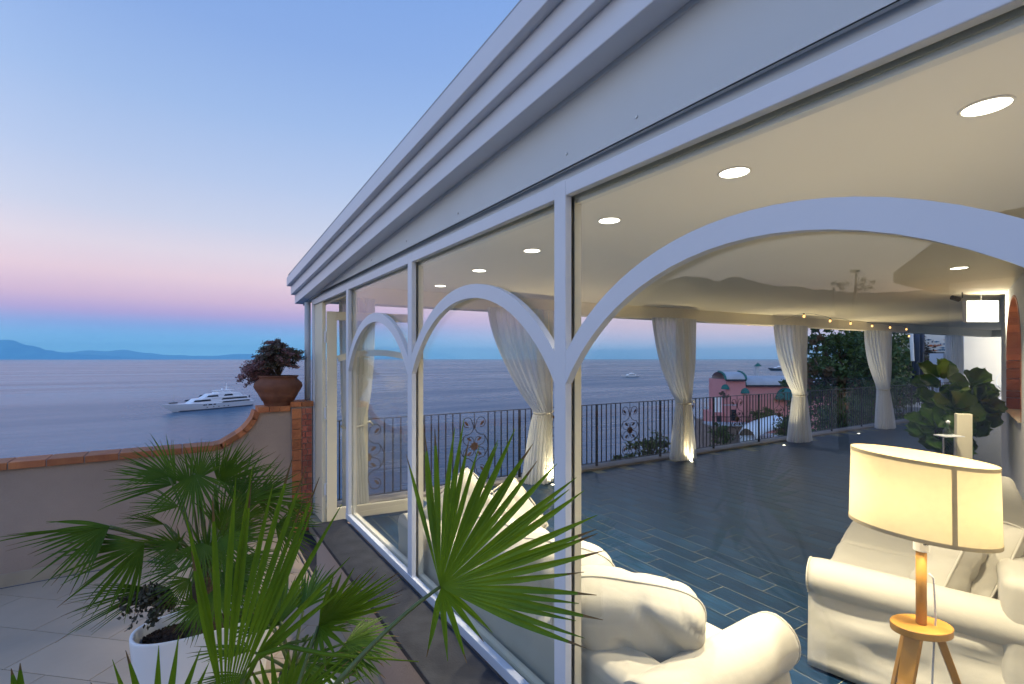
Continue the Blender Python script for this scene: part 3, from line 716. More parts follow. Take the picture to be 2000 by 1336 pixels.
curtain('sheer_curtain', 14.2, -.88, .24, -.06, -.24, .36, 'sheer curtain in front of the dark tree, just left of the big leafy plant', seed=3)
curtain('sheer_curtain', 4.15, -.86, .12, -.04, -.34, .10, 'sheer curtain hanging partly behind the broad white post left of the large arch', seed=4)
curtain('sheer_curtain', 1.60, -.20, .16, -.06, -.16, .10, 'sheer curtain at the corner column behind the open glass door', seed=5)

# ---- recessed downlights
def downlight(v, u, label):
    r = thing('downlight', label, 'ceiling light', (v,u,CZ), 'recessed ceiling downlights')
    MB().lathe([(.065,0),(.073,-.001),(.074,-.004),(.066,-.006),(.064,-.002)], (v,u,CZ-.0005), 28, cap=False).build('trim_ring', PLASTER, r, smooth=True)
    MB().lathe([(.0001,-.004),(.065,-.004)], (v,u,CZ), 28, cap=False).build('lens', E_DOWN, r)
    area('downlight_lamp', (v,u,CZ-.012), .11, 29, (1,.85,.62), parent=r, spread=110)
labs = ['largest and nearest ceiling downlight, at the upper right above the big arch', 'ceiling downlight straight above the left part of the big arch, second from the right',
        'ceiling downlight just right of the tall white post', 'ceiling downlight just left of the tall white post', 'small ceiling downlight above the middle arch, centre one of three', 'smallest ceiling downlight, leftmost above the middle arch']
for (px, py), lb in zip([(1926,207),(1434,336),(1190,430),(1039,489),(936,528),(860,558)], labs):
    p = at(px, py, (CZ-EYE)*FPX/(701-py)); downlight(p.x, p.y, lb)
p = at(1873, 523, (CZ-EYE)*FPX/(701-523)); downlight(p.x, p.y, 'ceiling downlight under the right end of the big arch, above the bright lit panel')

# ---- uplights at the column feet and floor lights
def uplight(p, label, power=5, lean=(0,0,1), size=.035):
    r = thing('floor_light', label, 'floor light', tuple(p), 'small recessed floor lights')
    MB().lathe([(size*.9,0),(size*1.25,.001),(size*1.3,.004),(size*.95,.006)], (p.x,p.y,p.z+.001), 20, cap=False).build('trim_ring', CHROME, r, smooth=True)
    MB().lathe([(.0001,.004),(size*.95,.004)], (p.x,p.y,p.z+.0015), 20, cap=False).build('lens', E_FLOOR, r)
    if power: area('floor_lamp_beam', (p.x,p.y,p.z+.012), size*1.6, power, (1,.83,.52), direction=lean, spread=100, parent=r)
for v, lb in ((7.0,'floor light glowing at the foot of the curtain left of the pink house'),(4.15,'floor light at the foot of the curtain behind the tall post'),(1.60,'floor light at the foot of the corner curtain by the door')):
    uplight(Vector((v-.02, col_u(v)-(.20 if v > 2 else .06), 0)), lb, 7 if v > 2 else 4, (0,.10,1), size=.024)
p = atz(1531,870,0); uplight(Vector((p.x,p.y,0)), 'tiny floor light between the two middle curtains', 16, size=.028)
p = atz(1677,847,0); uplight(Vector((p.x,p.y,0)), 'tiny floor light farther right, before the curtain by the dark tree', 16, size=.028)

# ---- string lights under the ceiling
sl = thing('string_lights', 'string of small warm bulbs hanging under the ceiling above the curtains', 'string lights', tuple(at(1600,630,9)))
bz = 2.45; bp_ = []
for px, py in [(1462,633),(1513,637),(1570,617),(1621,626),(1661,631),(1703,636),(1738,639),(1770,642.5)]:
    p = at(px, py, (bz-EYE)*FPX/(701-py)); bp_.append(p)
bp_.append(at(1775,656,(2.3-EYE)*FPX/45))
for p in bp_:
    MB().lathe([(.0001,-.034),(.014,-.028),(.020,-.012),(.017,.004),(.010,.016)], p, 12).build('bulb', E_BULB, sl, smooth=True)
    MB().lathe([(.011,.0165),(.011,.04),(.004,.045)], p, 10).build('bulb_socket', BLACK, sl, smooth=True)
wp_ = []
for a, b in zip(bp_, bp_[1:]):
    for i in range(8):
        t = i/8; q = a.lerp(b, t); q.z += .045-.03*math.sin(math.pi*t)*0+.02*math.sin(math.pi*t); wp_.append(q)
MB().tube(wp_, .003, 5).build('wire', BLACK, sl)

# ---- lit panel projecting from the wall end, security camera
r = thing('lit_panel', 'bright rectangular lit panel at the end of the right wall', 'light panel', tuple(at(1920,608,6.6)))
a = at(1889,588,6.6); b = at(1950,628,6.6); c = (a+b)/2; hw_ = (b-a).dot(RGT)/2; hh_ = (a.z-b.z)/2
MB().obox(c+FWD*.035, RGT, FWD, Z, hw_+.01, .03, hh_+.01).build('housing', WHITE, r, bevel=.004)
MB().obox(c+FWD*.003, RGT, FWD, Z, hw_, .003, hh_).build('screen', E_BOX, r)
area('panel_glow', c-FWD*.01, hw_*1.7, 5, (1,.90,.66), direction=-FWD, parent=r, shape='SQUARE')
MB().tube([c+FWD*.03+Z*hh_, Vector((c.x+FWD.x*.03, c.y+FWD.y*.03, CZ))], .01, 8).build('hanger', WHITE, r)
r = thing('security_camera', 'small dark security camera under the ceiling left of the lit panel', 'camera', tuple(at(1868,583,6.4)))
c = at(1866,583,6.4); MB().tube([c-RGT*.05+Z*.012, c+RGT*.045-Z*.012], [.03,.033], 14).build('body', BLACK, r, smooth=False)
MB().tube([c+RGT*.04, c+RGT*.09+Z*.01, Vector((c.x+RGT.x*.09, c.y+RGT.y*.09, CZ))], .008, 8).build('bracket', BLACK, r)

# ---- cushions and sofas
def cushion(name, c, ax, ay, az, hx, hy, hz, m, parent, seed=0, wr=.012, pipe=True, pinch=.0, rnd_=.05):
    """pillow: ax width, ay height, az thickness; puffy with creases"""
    ax, ay, az = Vector(ax).normalized(), Vector(ay).normalized(), Vector(az).normalized(); c = Vector(c); mb = MB(); n = 30
    for side in (1, -1):
        def fn(s, t, side=side):
            x, y = 2*s-1, 2*t-1
            ex = 1-abs(x)**5; ey = 1-abs(y)**5
            e = max(0, ex*ey)**.42
            cx = x*(1-rnd_*abs(y)**4); cyy = y*(1-rnd_*abs(x)**4)
            if pinch: cx *= 1-pinch*(1-abs(y))**1*abs(x)**4; cyy *= 1-pinch*(1-abs(x))*abs(y)**4
            fold = abs(mnoise.noise(Vector((x*1.6+y*1.1+seed, y*.5-x*.4, seed))))
            nz = mnoise.noise(Vector((x*.9+seed, y*.9, side*3)))*wr*1.3-max(0, .12-fold)*wr*5
            r = e*hz*(.92)+nz*e*2*1.0
            return c+ax*cx*hx*(1+nz*.6)+ay*cyy*hy*(1+nz*.6)+az*side*max(r, 0)
        g0 = len(mb.v); mb.grid(fn, n, n)
        if side == -1:
            k = len(mb.f)//2; mb.f[k:] = [tuple(reversed(f)) for f in mb.f[k:]]
    o = mb.build(name, m, parent, smooth=True)
    if pipe:
        pts = []
        for i in range(80):
            t = i/80*4; sd = int(t); f = t-sd; x, y = [(2*f-1,-1),(1,2*f-1),(1-2*f,1),(-1,1-2*f)][sd]
            pts.append(c+ax*x*(1-rnd_*abs(y)**4)*hx+ay*y*(1-rnd_*abs(x)**4)*hy)
        MB().tube(pts, .0055, 6, closed=True).build('piping', m, o if parent is not None and parent.parent is None else parent, smooth=True)
    return o
def soft_box(name, x0, x1, y0, y1, z0, z1, m, parent, r=.04, seed=0, wr=.008, xf=None, nx=26, skirt=0):
    """rounded upholstered block with wrinkles, local coordinates via xf"""
    mb = MB(); n = nx
    cx_, cy_, cz_ = (x0+x1)/2, (y0+y1)/2, (z0+z1)/2; hx, hy, hz = (x1-x0)/2, (y1-y0)/2, (z1-z0)/2
    faces = [((1,0,0),(0,1,0),(0,0,1)), ((-1,0,0),(0,-1,0),(0,0,1)), ((0,1,0),(-1,0,0),(0,0,1)), ((0,-1,0),(1,0,0),(0,0,1)), ((0,0,1),(1,0,0),(0,1,0)), ((0,0,-1),(-1,0,0),(0,1,0))]
    H = Vector((hx,hy,hz))
    for nrm, a, b in faces:
        nrm, a, b = Vector(nrm), Vector(a), Vector(b)
        def fn(s, t):
            f = lambda q: math.copysign(1-(1-abs(2*q-1))**1.7, 2*q-1) if True else 2*q-1
            p = nrm+a*f(s)+b*f(t); p = Vector((p.x*H.x, p.y*H.y, p.z*H.z))
            q = Vector([max(-(h-r), min(h-r, v)) for v, h in zip(p, H)]); d = p-q
            if d.length > 0: p = q+d.normalized()*r
            w = Vector((p.x*2.2, p.y*2.2, p.z*2.2))
            nn = (p-q).normalized() if (p-q).length > 1e-6 else nrm
            k = mnoise.fractal(w+Vector((seed,seed*2,0)), .8, 2.1, 4)*wr+ (abs(mnoise.noise(Vector((p.x*5+p.z*2, p.y*5, p.z*9+seed))))-.2)*wr*1.1
            return Vector((cx_,cy_,cz_))+p+nn*k
        mb.grid(fn, n, n)
    if xf: mb.v = [xf(p) for p in mb.v]
    o = mb.build(name, m, parent, smooth=True)
    return o
def weld(o, d=.0008):
    import bmesh
    bm = bmesh.new(); bm.from_mesh(o.data); bmesh.ops.remove_doubles(bm, verts=bm.verts, dist=d); bmesh.ops.recalc_face_normals(bm, faces=bm.faces); bm.to_mesh(o.data); bm.free()
def rolled_arm(name, m, parent, xc, y0, y1, zc, r, z0, w, seed=0, out=1):
    """arm running along local y, front scroll at y1; panel below down to z0. 'out' is the side the roll overhangs"""
    mb = MB(); n = 36
    prof = []
    for i in range(n):      # cross-section outline: roll on top, panel below
        a = R(-60)+R(300)*i/(n-1); prof.append((xc+out*(r*math.sin(a-R(90)))*-1, zc+r*math.cos(a-R(90))*1))
    # simple closed profile: start inside low, up over the roll, down the outside
    prof = [(xc-out*w, z0)]
    for i in range(24):
        a = R(180-15)-R(15+180+35-20)*i/23 if 0 else R(195)-R(250)*i/23
        prof.append((xc+out*r*math.cos(a), zc+r*math.sin(a)))
    prof += [(xc+out*(w-.01+.02*q_/9), zc-r*.95+(z0-zc+r*.95)*q_/9) for q_ in range(10)]
    m_ = len(prof); ny = 26
    for j in range(ny):
        t = j/(ny-1); y = y0+(y1-y0)*t
        e = 1-max(0, (t-.93)/.07)**2*.09 if t > .93 else 1
        for i, (x, z) in enumerate(prof):
            wv = mnoise.fractal(Vector((x*3+seed, y*2.5, z*4)), .8, 2, 4)*.010
            fold = (.016*math.sin(22*z+9*y+seed)+.010*math.sin(41*z-6*y))*(mnoise.noise(Vector((y*2.2, z*3, seed)))+.55) if i > 24 else 0
            mb.v.append(Vector(((x-xc)*e*(1+wv)+xc+out*fold, y, (z-zc)*(e if z > zc-r*1.1 else 1)*(1+wv*.6)+zc)))
    for j in range(ny-1):
        for i in range(m_):
            k = (i+1) % m_; mb.f.append((j*m_+i, (j+1)*m_+i, (j+1)*m_+k, j*m_+k))
    mb.f.append(tuple((ny-1)*m_+i for i in range(m_))); mb.f.append(tuple(reversed(range(m_))))
    o = mb.build(name, m, parent, smooth=True, fix=True)
    for p_ in o.data.polygons:
        if len(p_.vertices) > 4: p_.use_smooth = False
    # piping round the scroll front
    fr = [(x, y1+.001, z) for x, z in prof[1:26]]
    MB().tube([((x-xc)*.92+xc, y, (z-zc)*.92+zc) for x, y, z in fr], .005, 6).build('piping', m, o, smooth=True)
    return o
def sofa(label, length, depth, seats, seed, loc, rot, group, back_h=.60, armr=.115, group_name=None, side_skirt=True):
    """local frame: x along the length, y = front direction, origin at back left foot"""
    r = thing('sofa', label, 'sofa', (0,0,0))
    ah = .50
    soft_box('base', armr*2-.02, length-armr*2+.02, .02, depth-.06, .03, .30, SOFA, r, .03, seed)
    b_ = soft_box('backrest', .02, length-.02, 0, .22, .03, back_h, SOFA, r, .05, seed+1, .006, nx=40)
    rolled_arm('arm', SOFA, r, armr+.01, .01, depth-.02, ah, armr, .02, armr*.72, seed+2, -1)
    rolled_arm('arm', SOFA, r, length-armr-.01, .01, depth-.02, ah, armr, .02, armr*.72, seed+3, 1)
    inner = length-4*armr+.02; sw = inner/seats
    for i in range(seats):
        x0 = armr*2-.01+i*sw
        soft_box('seat_cushion', x0+.006, x0+sw-.006, .20, depth-.03, .29, .45, SOFA, r, .045, seed+4+i, .010)
    return r, inner, sw
# sofa A stands with its back to the glazing
LA = 2.42
sa_, inA, swA = sofa('long ivory slipcovered sofa standing with its back against the glazing', LA, .88, 3, 3, None, None, None)
for (xc, y_, zc, hw_, hh_, sd, yw, tl) in ((2.02,.235,.635,.30,.215,1,1.12,.34),(1.62,.17,.665,.29,.215,5,.95,.26),(1.10,.26,.60,.29,.21,9,.45,.35)):
    ax = Vector((1,yw,0)).normalized(); fr_ = Vector((-ax.y,ax.x,0)); ay = (Z-fr_*tl).normalized()
    cushion('back_cushion', (xc,y_,zc), (ax-ay*.13).normalized(), (ay+ax*.13).normalized(), ax.cross(ay), hw_, hh_, .145, SOFA, sa_, seed=sd, wr=.02, rnd_=.17)
sa_.location = (1.262, 3.41, 0); sa_.rotation_euler.z = R(-90)
def pillow(label, c, ang, size, lean, seed, m=SOFA, yaw=0):
    r = thing('throw_pillow', label, 'pillow', tuple(c), 'square throw pillows on the long sofa')
    n_ = (-FWD+Vector((0,0,lean))+RGT*yaw).normalized(); sx = Z.cross(n_).normalized(); sy = n_.cross(sx)
    ax = sx*math.cos(R(ang))+sy*math.sin(R(ang)); ay = -sx*math.sin(R(ang))+sy*math.cos(R(ang))
    cushion('cover', c, ax, ay, n_, size, size, .085, m, r, seed=seed, wr=.010, pinch=.10)
pillow('square ivory throw pillow standing on its corner, its tip the higher of the two', Vector((1.62,3.02,.635)), 47, .235, .5, 11, yaw=-.1)
pillow('square ivory throw pillow leaning lower, right of the one with the high tip', Vector((1.90,2.88,.585)), 30, .22, .55, 14, yaw=.3)
# sofa B beside the niche wall
LB = 2.75
sb_, inB, swB = sofa('large ivory slipcovered sofa beside the lit floor lamp, facing the sea', LB, 1.0, 3, 31, None, None, None, back_h=.74, armr=.098)
fB = Vector((2.83,1.335,0)); 
# local y (front) = wn, local x = wn rotated -90 deg = wd
sb_.rotation_euler.z = math.atan2(wd.y, wd.x); oB = fB-wn*1.0; sb_.location = (oB.x, oB.y, 0)
for k in range(3):
    xc = .57+k*.78; ay = Vector((.0,-.34,1)).normalized(); ax = Vector((1,.03*(k-1),0)).normalized()
    cushion('back_cushion', (xc,.38,.635), ax, ay, ax.cross(ay), .385, .25, .13, SOFA, sb_, seed=20+k, wr=.02)
def pillow_b(label, c, n_, ang, size, seed):
    r = thing('throw_pillow', label, 'pillow', tuple(c)); n_ = n_.normalized(); sx = Z.cross(n_).normalized(); sy = n_.cross(sx)
    ax = sx*math.cos(R(ang))+sy*math.sin(R(ang)); ay = -sx*math.sin(R(ang))+sy*math.cos(R(ang)); cushion('cover', c, ax, ay, n_, size, size, .09, SOFA, r, seed=seed, wr=.012, pinch=.08)
pillow_b('large ivory pillow leaning inside the near arm of the sofa behind the lamp', Vector((3.50,.80,.63)), wn*1.0-wd*.45+Z*.55, 8, .26, 17)
# ---- floor lamp with an oval shade
lp = thing('tripod_lamp', 'lit floor lamp with oval linen shade on a wooden tripod', 'lamp', (0,0,0))
lc = FWD*1.79+RGT*1.515
ex = (RGT*.431+FWD*(-.120)).normalized(); ey = Vector((-ex.y,ex.x,0)); TILT = .10   # the shade hangs a little lower on its right
ZB_, ZT_ = 1.085, 1.362
def ell(t, s, z, a=.218, b=.175): return lc+ex*a*s*math.cos(t)+ey*b*s*math.sin(t)+Z*(z-TILT*a*s*math.cos(t))
sh = MB().grid(lambda s, t: ell(2*math.pi*s, 1.03-.03*t, ZB_+(ZT_-ZB_)*t), 72, 8, closeu=True).build('lamp_shade', LINEN, lp, smooth=True)
for z0, z1, s0 in ((ZB_-.001,ZB_+.013,1.036),(ZT_-.013,ZT_+.001,1.006)):
    MB().grid(lambda s, t: ell(2*math.pi*s, s0, z0+(z1-z0)*t), 72, 2, closeu=True).build('shade_trim', LINTRIM, sh, smooth=True)
ta = None; best = 9
for i in range(360):
    t = 2*math.pi*i/360; p = ell(t, 1, 1.2); k = p.dot(RGT)/p.dot(FWD)*FPX+1000
    if (ex*math.cos(t)/.218+ey*math.sin(t)/.175).dot(Vector((0,0,EYE))-p) > 0 and abs(k-1862) < best: best = abs(k-1862); ta = t
MB().grid(lambda s, t: ell(ta-.035+.07*s, 1.040-.03*t, ZB_-.001+(ZT_-ZB_+.002)*t), 4, 8).build('shade_seam', LINTRIM, sh, smooth=True)
MB().tube([lc+Z*1.075, lc+Z*1.012], .0245, 20).build('socket', PWHITE, lp, smooth=False)
q = lc-FWD*.0252+Z*1.043
for dz in (.006,-.002): 
    for i in range(6): MB().obox(q+RGT*(-.012+.0048*i)+Z*dz*.6, RGT, FWD, Z, .0017, .0006, .0016+.001*(i % 2)).build('print_mark', BLACK, lp)
MB().tube([lc+Z*1.0118, lc+Z*.742], .0165, 20).build('pole', BAMBOO, lp, smooth=True)
hd = MB(); hd.grid(lambda s, t: (0,0,0), 2, 2); hd.v = []; hd.f = []
ring = [lc+RGT*.103*math.cos(2*math.pi*i/48)+FWD*.072*math.sin(2*math.pi*i/48)+Z*.712 for i in range(48)]
hd.prism(ring, (0,0,.028)); hd.build('tripod_head', BAMBOO, lp, bevel=.003)
for a, s in ((205,.95),(330,1),(80,1)):
    d = RGT*math.cos(R(a))+FWD*math.sin(R(a)); p0 = lc+d*.05+Z*.711; p1 = lc+d*.27+Z*.004
    m_ = MB(); sdv = d.cross(Z)
    w0, w1 = .026, .015
    m_.add([p0+sdv*w0-d*.013, p0+sdv*w0+d*.013, p0-sdv*w0+d*.013, p0-sdv*w0-d*.013, p1+sdv*w1-d*.009, p1+sdv*w1+d*.009, p1-sdv*w1+d*.009, p1-sdv*w1-d*.009],
           [(0,1,2,3),(7,6,5,4),(0,4,5,1),(1,5,6,2),(2,6,7,3),(3,7,4,0)])
    m_.build('leg', BAMBOO, lp, bevel=.003, fix=True)
cpts = [lc+RGT*.018-FWD*.012+Z*.93, lc+RGT*.033-FWD*.014+Z*.915, lc+RGT*.036-FWD*.015+Z*.86, lc+RGT*.040-FWD*.015+Z*.76, lc+RGT*.038-FWD*.012+Z*.70, lc+RGT*.03-FWD*.0+Z*.3, lc+RGT*.06+Z*.006]
MB().tube(cpts, .0032, 8).build('cord', PWHITE, lp, smooth=True)
MB().lathe([(.0001,0),(.016,.004),(.028,.035),(.030,.055),(.018,.085),(.0001,.095)], lc+Z*1.10, 16).build('bulb', E_LAMPB, lp, smooth=True)
for s in (-1, 1): MB().tube([lc+ex*.215*s+Z*(ZB_-TILT*.215*s+.002), lc+Z*1.082], .0022, 5).build('shade_spider', CHROME, lp)
for sg in (-1, 1):
    pl = bpy.data.lights.new('lamp_light', 'POINT'); pl.energy = 4.2; pl.color = (1,.80,.50); pl.shadow_soft_size = .06
    plo = bpy.data.objects.new('lamp_light', pl); COL.objects.link(plo); plo.location = lc+Z*1.225+ex*.095*sg; plo.parent = lp

# ---- palms
def fan(name, hub, tip, spread, n, m, parent, roll=0, wmax=.018, droop=.05, fuse=.46, seed=0, cup=.12, base=None, pr=.006, lenvar=.12, lenf=None, org=None, toeye=None, free=False):
    rnd = random.Random(seed); hub = Vector(hub); tip = Vector(tip)
    ax = tip-hub; Lr = ax.length; ax.normalize()
    vw = (Vector((0,0,EYE))-hub) if toeye is None else toeye
    nr = (vw-ax*vw.dot(ax)).normalized()
    nr = (Matrix.Rotation(R(roll), 3, ax) @ nr); sd = nr.cross(ax).normalized()
    mb = MB(); ns = 9; da_ = R(spread)/max(1, n-1)
    for i in range(n):
        a = -R(spread)/2+R(spread)*i/max(1, n-1); a += rnd.uniform(-.12,.12)*da_
        d = ax*math.cos(a)+sd*math.sin(a); side = nr.cross(d).normalized()
        ln = Lr*(1-.16*(abs(a)/(R(spread)/2+1e-6))**2)*(1+rnd.uniform(-lenvar,lenvar*.4))
        if lenf: ln *= lenf(a/(R(spread)/2+1e-6))
        dr = droop*rnd.uniform(.5,1.6); tw = rnd.uniform(-.5,.5); sw = rnd.uniform(-.05,.05); b0 = len(mb.v)
        for j in range(ns+1):
            s = j/ns
            p = hub+d*ln*s-Z*dr*ln*s**2.2+nr*(cup*ln*(a/(R(spread)/2+.01))**2*s*(1-.5*s))+side*sw*ln*s*s
            wf = s*ln*math.tan(min(da_/2*1.15, .3)) if s < fuse else None
            wend = min(fuse*ln*math.tan(min(da_/2*1.15, .3)), wmax)
            w = min(wf, wmax*1.0) if wf is not None else wend*(1-((s-fuse)/(1-fuse))**1.9)
            if free: w = wmax*min(1, (s/fuse)**1.25) if s < fuse else wmax*(1-((s-fuse)/(1-fuse))**1.9)
            w = max(w, .0006)
            sr = (side*math.cos(tw*s*s)+nr*math.sin(tw*s*s))
            mb.v += [p-sr*w+nr*w*.28, p-nr*w*.30, p+sr*w+nr*w*.28]
        for j in range(ns):
            q = b0+j*3; mb.f += [(q,q+1,q+4,q+3),(q+1,q+2,q+5,q+4)]
    o = mb.build(name, m, parent); o.data.materials.append(TIPB)
    for bi in range(n):
        if rnd.random() < .4:
            f0 = bi*ns*2
            for q_ in range(f0+(ns-1)*2, f0+ns*2): o.data.polygons[q_].material_index = 1
    if base is not None:
        base = Vector(base); pts = []; mid = (base+hub)/2+Z*(hub-base).length*.10
        for i in range(13):
            t = i/12; pts.append(base*(1-t)**2+mid*2*t*(1-t)+hub*t*t)
        MB().tube(pts, [pr*(1.5-.5*i/12) for i in range(13)], 7).build('stalk', PETI, o, smooth=True)
    return o
P1 = Vector((.08,3.20,OZ)); 
# white oval planter
pt = thing('oval_planter', 'white oval planter with bark mulch standing on the pale tiles', 'planter', tuple(P1))
def oval(a, s, z, A=.335, B=.178): 
    e = 2/2.6; c_, s_ = math.cos(a), math.sin(a)
    return P1+Vector((A*s*math.copysign(abs(c_)**e, c_), B*s*math.copysign(abs(s_)**e, s_), z))
H = .45
prof = [(.80,0.002),(.86,.0),(.90,.10),(.965,.30),(1.0,H-.02),(1.0,H-.003),(.992,H),(.955,H),(.945,H-.004),(.94,H-.10)]
MB().grid(lambda s, t: oval(2*math.pi*s, prof[round(t*(len(prof)-1))][0], prof[round(t*(len(prof)-1))][1]), 80, len(prof), closeu=True).build('pot', PWHITE, pt, smooth=True)
MB().grid(lambda s, t: oval(2*math.pi*s, max(.001, .945*t), H-.085+.03*(1-t)+.012*mnoise.noise(oval(2*math.pi*s, t, 0)*22)), 60, 14, closeu=True).build('mulch', SOIL, pt, smooth=True)
ch = MB()
for i in range(900):
    a = random.random()*6.283; s_ = math.sqrt(random.random())*.93; p = oval(a, s_, H-.075+.03*(1-s_)+random.random()*.012)
    d = Vector((random.gauss(0,1),random.gauss(0,1),random.gauss(0,.4))).normalized(); e = d.orthogonal().normalized()
    ch.obox(p, d, e, d.cross(e), .011, .006, .003)
ch.build('bark_chips', SOIL, pt, kind='stuff')
pc = at(402,1190,2.62)
p1 = thing('fan_palm', 'bushy fan palm growing in the white oval planter', 'palm', (P1.x,P1.y,OZ+H-.08))
tb = Vector((pc.x,pc.y,OZ+H-.09)); tt = at(398,1075,2.62)
tp = []
for i in range(15):
    t = i/14; tp.append(tb.lerp(tt, t)+Vector((.01*math.sin(9*t),.01*math.cos(7*t),0)))
MB().tube(tp, [.075-.03*(i/14)+.008*(i % 2) for i in range(15)], 14).build('trunk', TRUNK, p1, smooth=True)
FR1 = [((345,945,2.75),(222,880,2.75),95,20,0),((330,930,2.6),(225,915,2.5),60,12,25),((388,935,2.85),(415,850,2.95),95,18,0),((372,950,2.6),(330,868,2.6),70,13,10),((430,945,2.8),(535,872,2.8),85,18,-10),((425,940,3.0),(470,858,3.1),80,14,0),
       ((380,925,2.6),(388,1030,2.45),120,18,0),((350,990,2.7),(240,975,2.6),70,14,35),((322,1024,2.55),(225,1000,2.4),46,9,40),((215,1027,2.35),(70,1110,2.25),95,13,20),((205,1030,2.35),(-40,1046,2.1),16,4,45),((283,1062,2.4),(120,1160,2.3),112,17,0),
       ((300,1150,2.5),(110,1190,2.3),56,15,12),((388,1183,2.35),(338,1245,2.25),210,22,0),((500,975,2.9),(612,955,2.9),105,18,0),((538,1028,2.9),(628,1040,2.95),120,17,10),((405,1090,2.5),(400,1010,2.5),130,20,0),((440,1075,2.6),(500,1010,2.7),100,17,-15),
       ((470,1090,2.6),(572,1105,2.65),70,13,30),((480,1010,3.0),(560,985,3.1),60,12,45),((455,1030,2.85),(520,930,3.0),70,14,20),((430,1120,2.4),(520,1160,2.3),95,14,20),((365,1085,2.6),(290,1050,2.7),80,14,30),((350,1110,2.8),(260,1110,2.9),60,12,10),((560,985,2.95),(622,1000,3.0),90,12,0),((420,1150,2.3),(455,1230,2.2),150,16,10),((372,1130,2.35),(300,1190,2.25),120,16,20),((445,1120,2.35),(535,1135,2.3),110,16,15),((395,1060,2.35),(372,1150,2.2),130,18,0),((430,1050,2.4),(480,1120,2.3),120,18,20),((350,1060,2.4),(262,1098,2.3),90,15,10)]
for i, (h, t, sp, n, rl_) in enumerate(FR1):
    hb = at(*h); tpp = at(*t)
    fan('frond', hb, tpp, sp, int(n*1.35), PALM, p1, roll=rl_*(1 if i % 2 else -1), wmax=.011, droop=.10, seed=50+i, fuse=.36, lenvar=.2, base=tt+Vector((random.uniform(-.03,.03),random.uniform(-.03,.03),random.uniform(-.12,.0))), pr=.005)
rnd = random.Random(77)
for i in range(7):
    a = rnd.uniform(0, 6.283); el_ = rnd.uniform(-.1, 1.1); d = Vector((math.cos(a)*math.cos(el_), math.sin(a)*math.cos(el_), math.sin(el_)))
    h_ = tt+d*rnd.uniform(.12,.30)-Z*.04; fan('frond', h_, h_+(d+Z*rnd.uniform(-.4,.1)).normalized()*rnd.uniform(.30,.42), 120, 24, PALM, p1, roll=rnd.uniform(-40,40), wmax=.011, droop=.12, fuse=.36, seed=300+i, base=tt-Z*.06, pr=.005, lenvar=.2, toeye=Z if i % 2 else None)
# dark drooping shrub spilling over the planter edge
ds = MB(); stem = MB(); rnd = random.Random(5)
for k in range(16):
    p = at(318+rnd.uniform(-8,22), 1180+rnd.uniform(-8,10), 2.48); e = at(238+rnd.uniform(0,80), 1205+rnd.uniform(-40,18), 2.38)
    pts = [p.lerp(e, t/9)+Z*(.06*math.sin(math.pi*t/9)) for t in range(10)]; stem.tube(pts, .002, 4)
    for q in pts:
        for _ in range(7):
            c = q+Vector((rnd.gauss(0,.012),rnd.gauss(0,.012),rnd.gauss(0,.010))); d = Vector((rnd.gauss(0,1),rnd.gauss(0,1),rnd.gauss(0,1))).normalized(); s_ = d.orthogonal().normalized()
            l_ = .013; ds.add([c-d*l_, c+s_*l_*.6, c+d*l_, c-s_*l_*.6], [(0,1,2,3)])
sh_ = thing('creeping_shrub', 'small dark beaded shrub spilling over the left rim of the white planter', 'shrub', tuple(at(300,1195,2.45)))
stem.build('stems', BARK, sh_, kind='stuff'); ds.build('foliage', DARKL, sh_, kind='stuff')
# near palm right by the camera
P2 = Vector((-.05,.95,OZ))
pt2 = thing('round_planter', 'white planter just below the frame holding the near fan palm', 'planter', tuple(P2))
MB().lathe([(.20,0),(.22,.02),(.25,.30),(.27,.44),(.262,.455),(.245,.45),(.235,.36),(.0001,.37)], P2, 40, cap=False).build('pot', PWHITE, pt2, smooth=True)
p2 = thing('near_fan_palm', 'bright green fan palm in the foreground, one frond spread across the white post', 'palm', (P2.x,P2.y,OZ+.36))
tr2 = Vector((P2.x,P2.y,OZ+.36)); MB().tube([tr2, tr2+Vector((.02,.01,.18)), tr2+Vector((.03,.03,.30))], [.07,.06,.045], 14).build('trunk', TRUNK, p2, smooth=True)
tc2 = tr2+Vector((.03,.03,.27))
fan('frond', at(860,1146,1.16), at(1080,925,1.12), 122, 29, PALMB, p2, roll=-6, wmax=.0125, droop=.0, fuse=.50, seed=2, cup=.05, base=at(655,1338,1.02), pr=.0042, lenf=lambda q: 1.04+.06*q if 0 else 1.06)
fan('frond', at(862,1147,1.16), at(925,1262,1.12), 82, 6, PALMB, p2, roll=8, free=True, wmax=.0078, droop=.04, fuse=.2, seed=12, cup=.02, lenf=lambda q: 1.15-.0*q)
MB().tube([at(655,1338,1.02), at(590,1420,.98), tc2], .006, 8).build('stalk', PETI, p2, smooth=True)
fan('frond', at(622,1223,1.30), at(762,1112,1.25), 62, 17, PALMB, p2, roll=45, free=True, wmax=.0075, droop=.02, fuse=.35, seed=3, cup=.05, base=tc2, pr=.0045)
fan('frond', at(622,1223,1.30), at(672,1272,1.25), 95, 6, PALMB, p2, roll=15, free=True, wmax=.0075, droop=.08, fuse=.2, seed=4, cup=.0)
fan('frond', at(440,1400,1.22), at(528,895,1.20), 35, 13, PALMB, p2, roll=14, free=True, wmax=.0080, droop=-.0, fuse=.55, seed=6, cup=.03, base=tc2, lenvar=.16)
fan('frond', at(478,1310,1.25), at(722,1060,1.2), 5, 2, PALMB, p2, roll=10, free=True, wmax=.009, droop=.02, fuse=.2, seed=8, cup=.0, base=tc2, lenvar=.02)
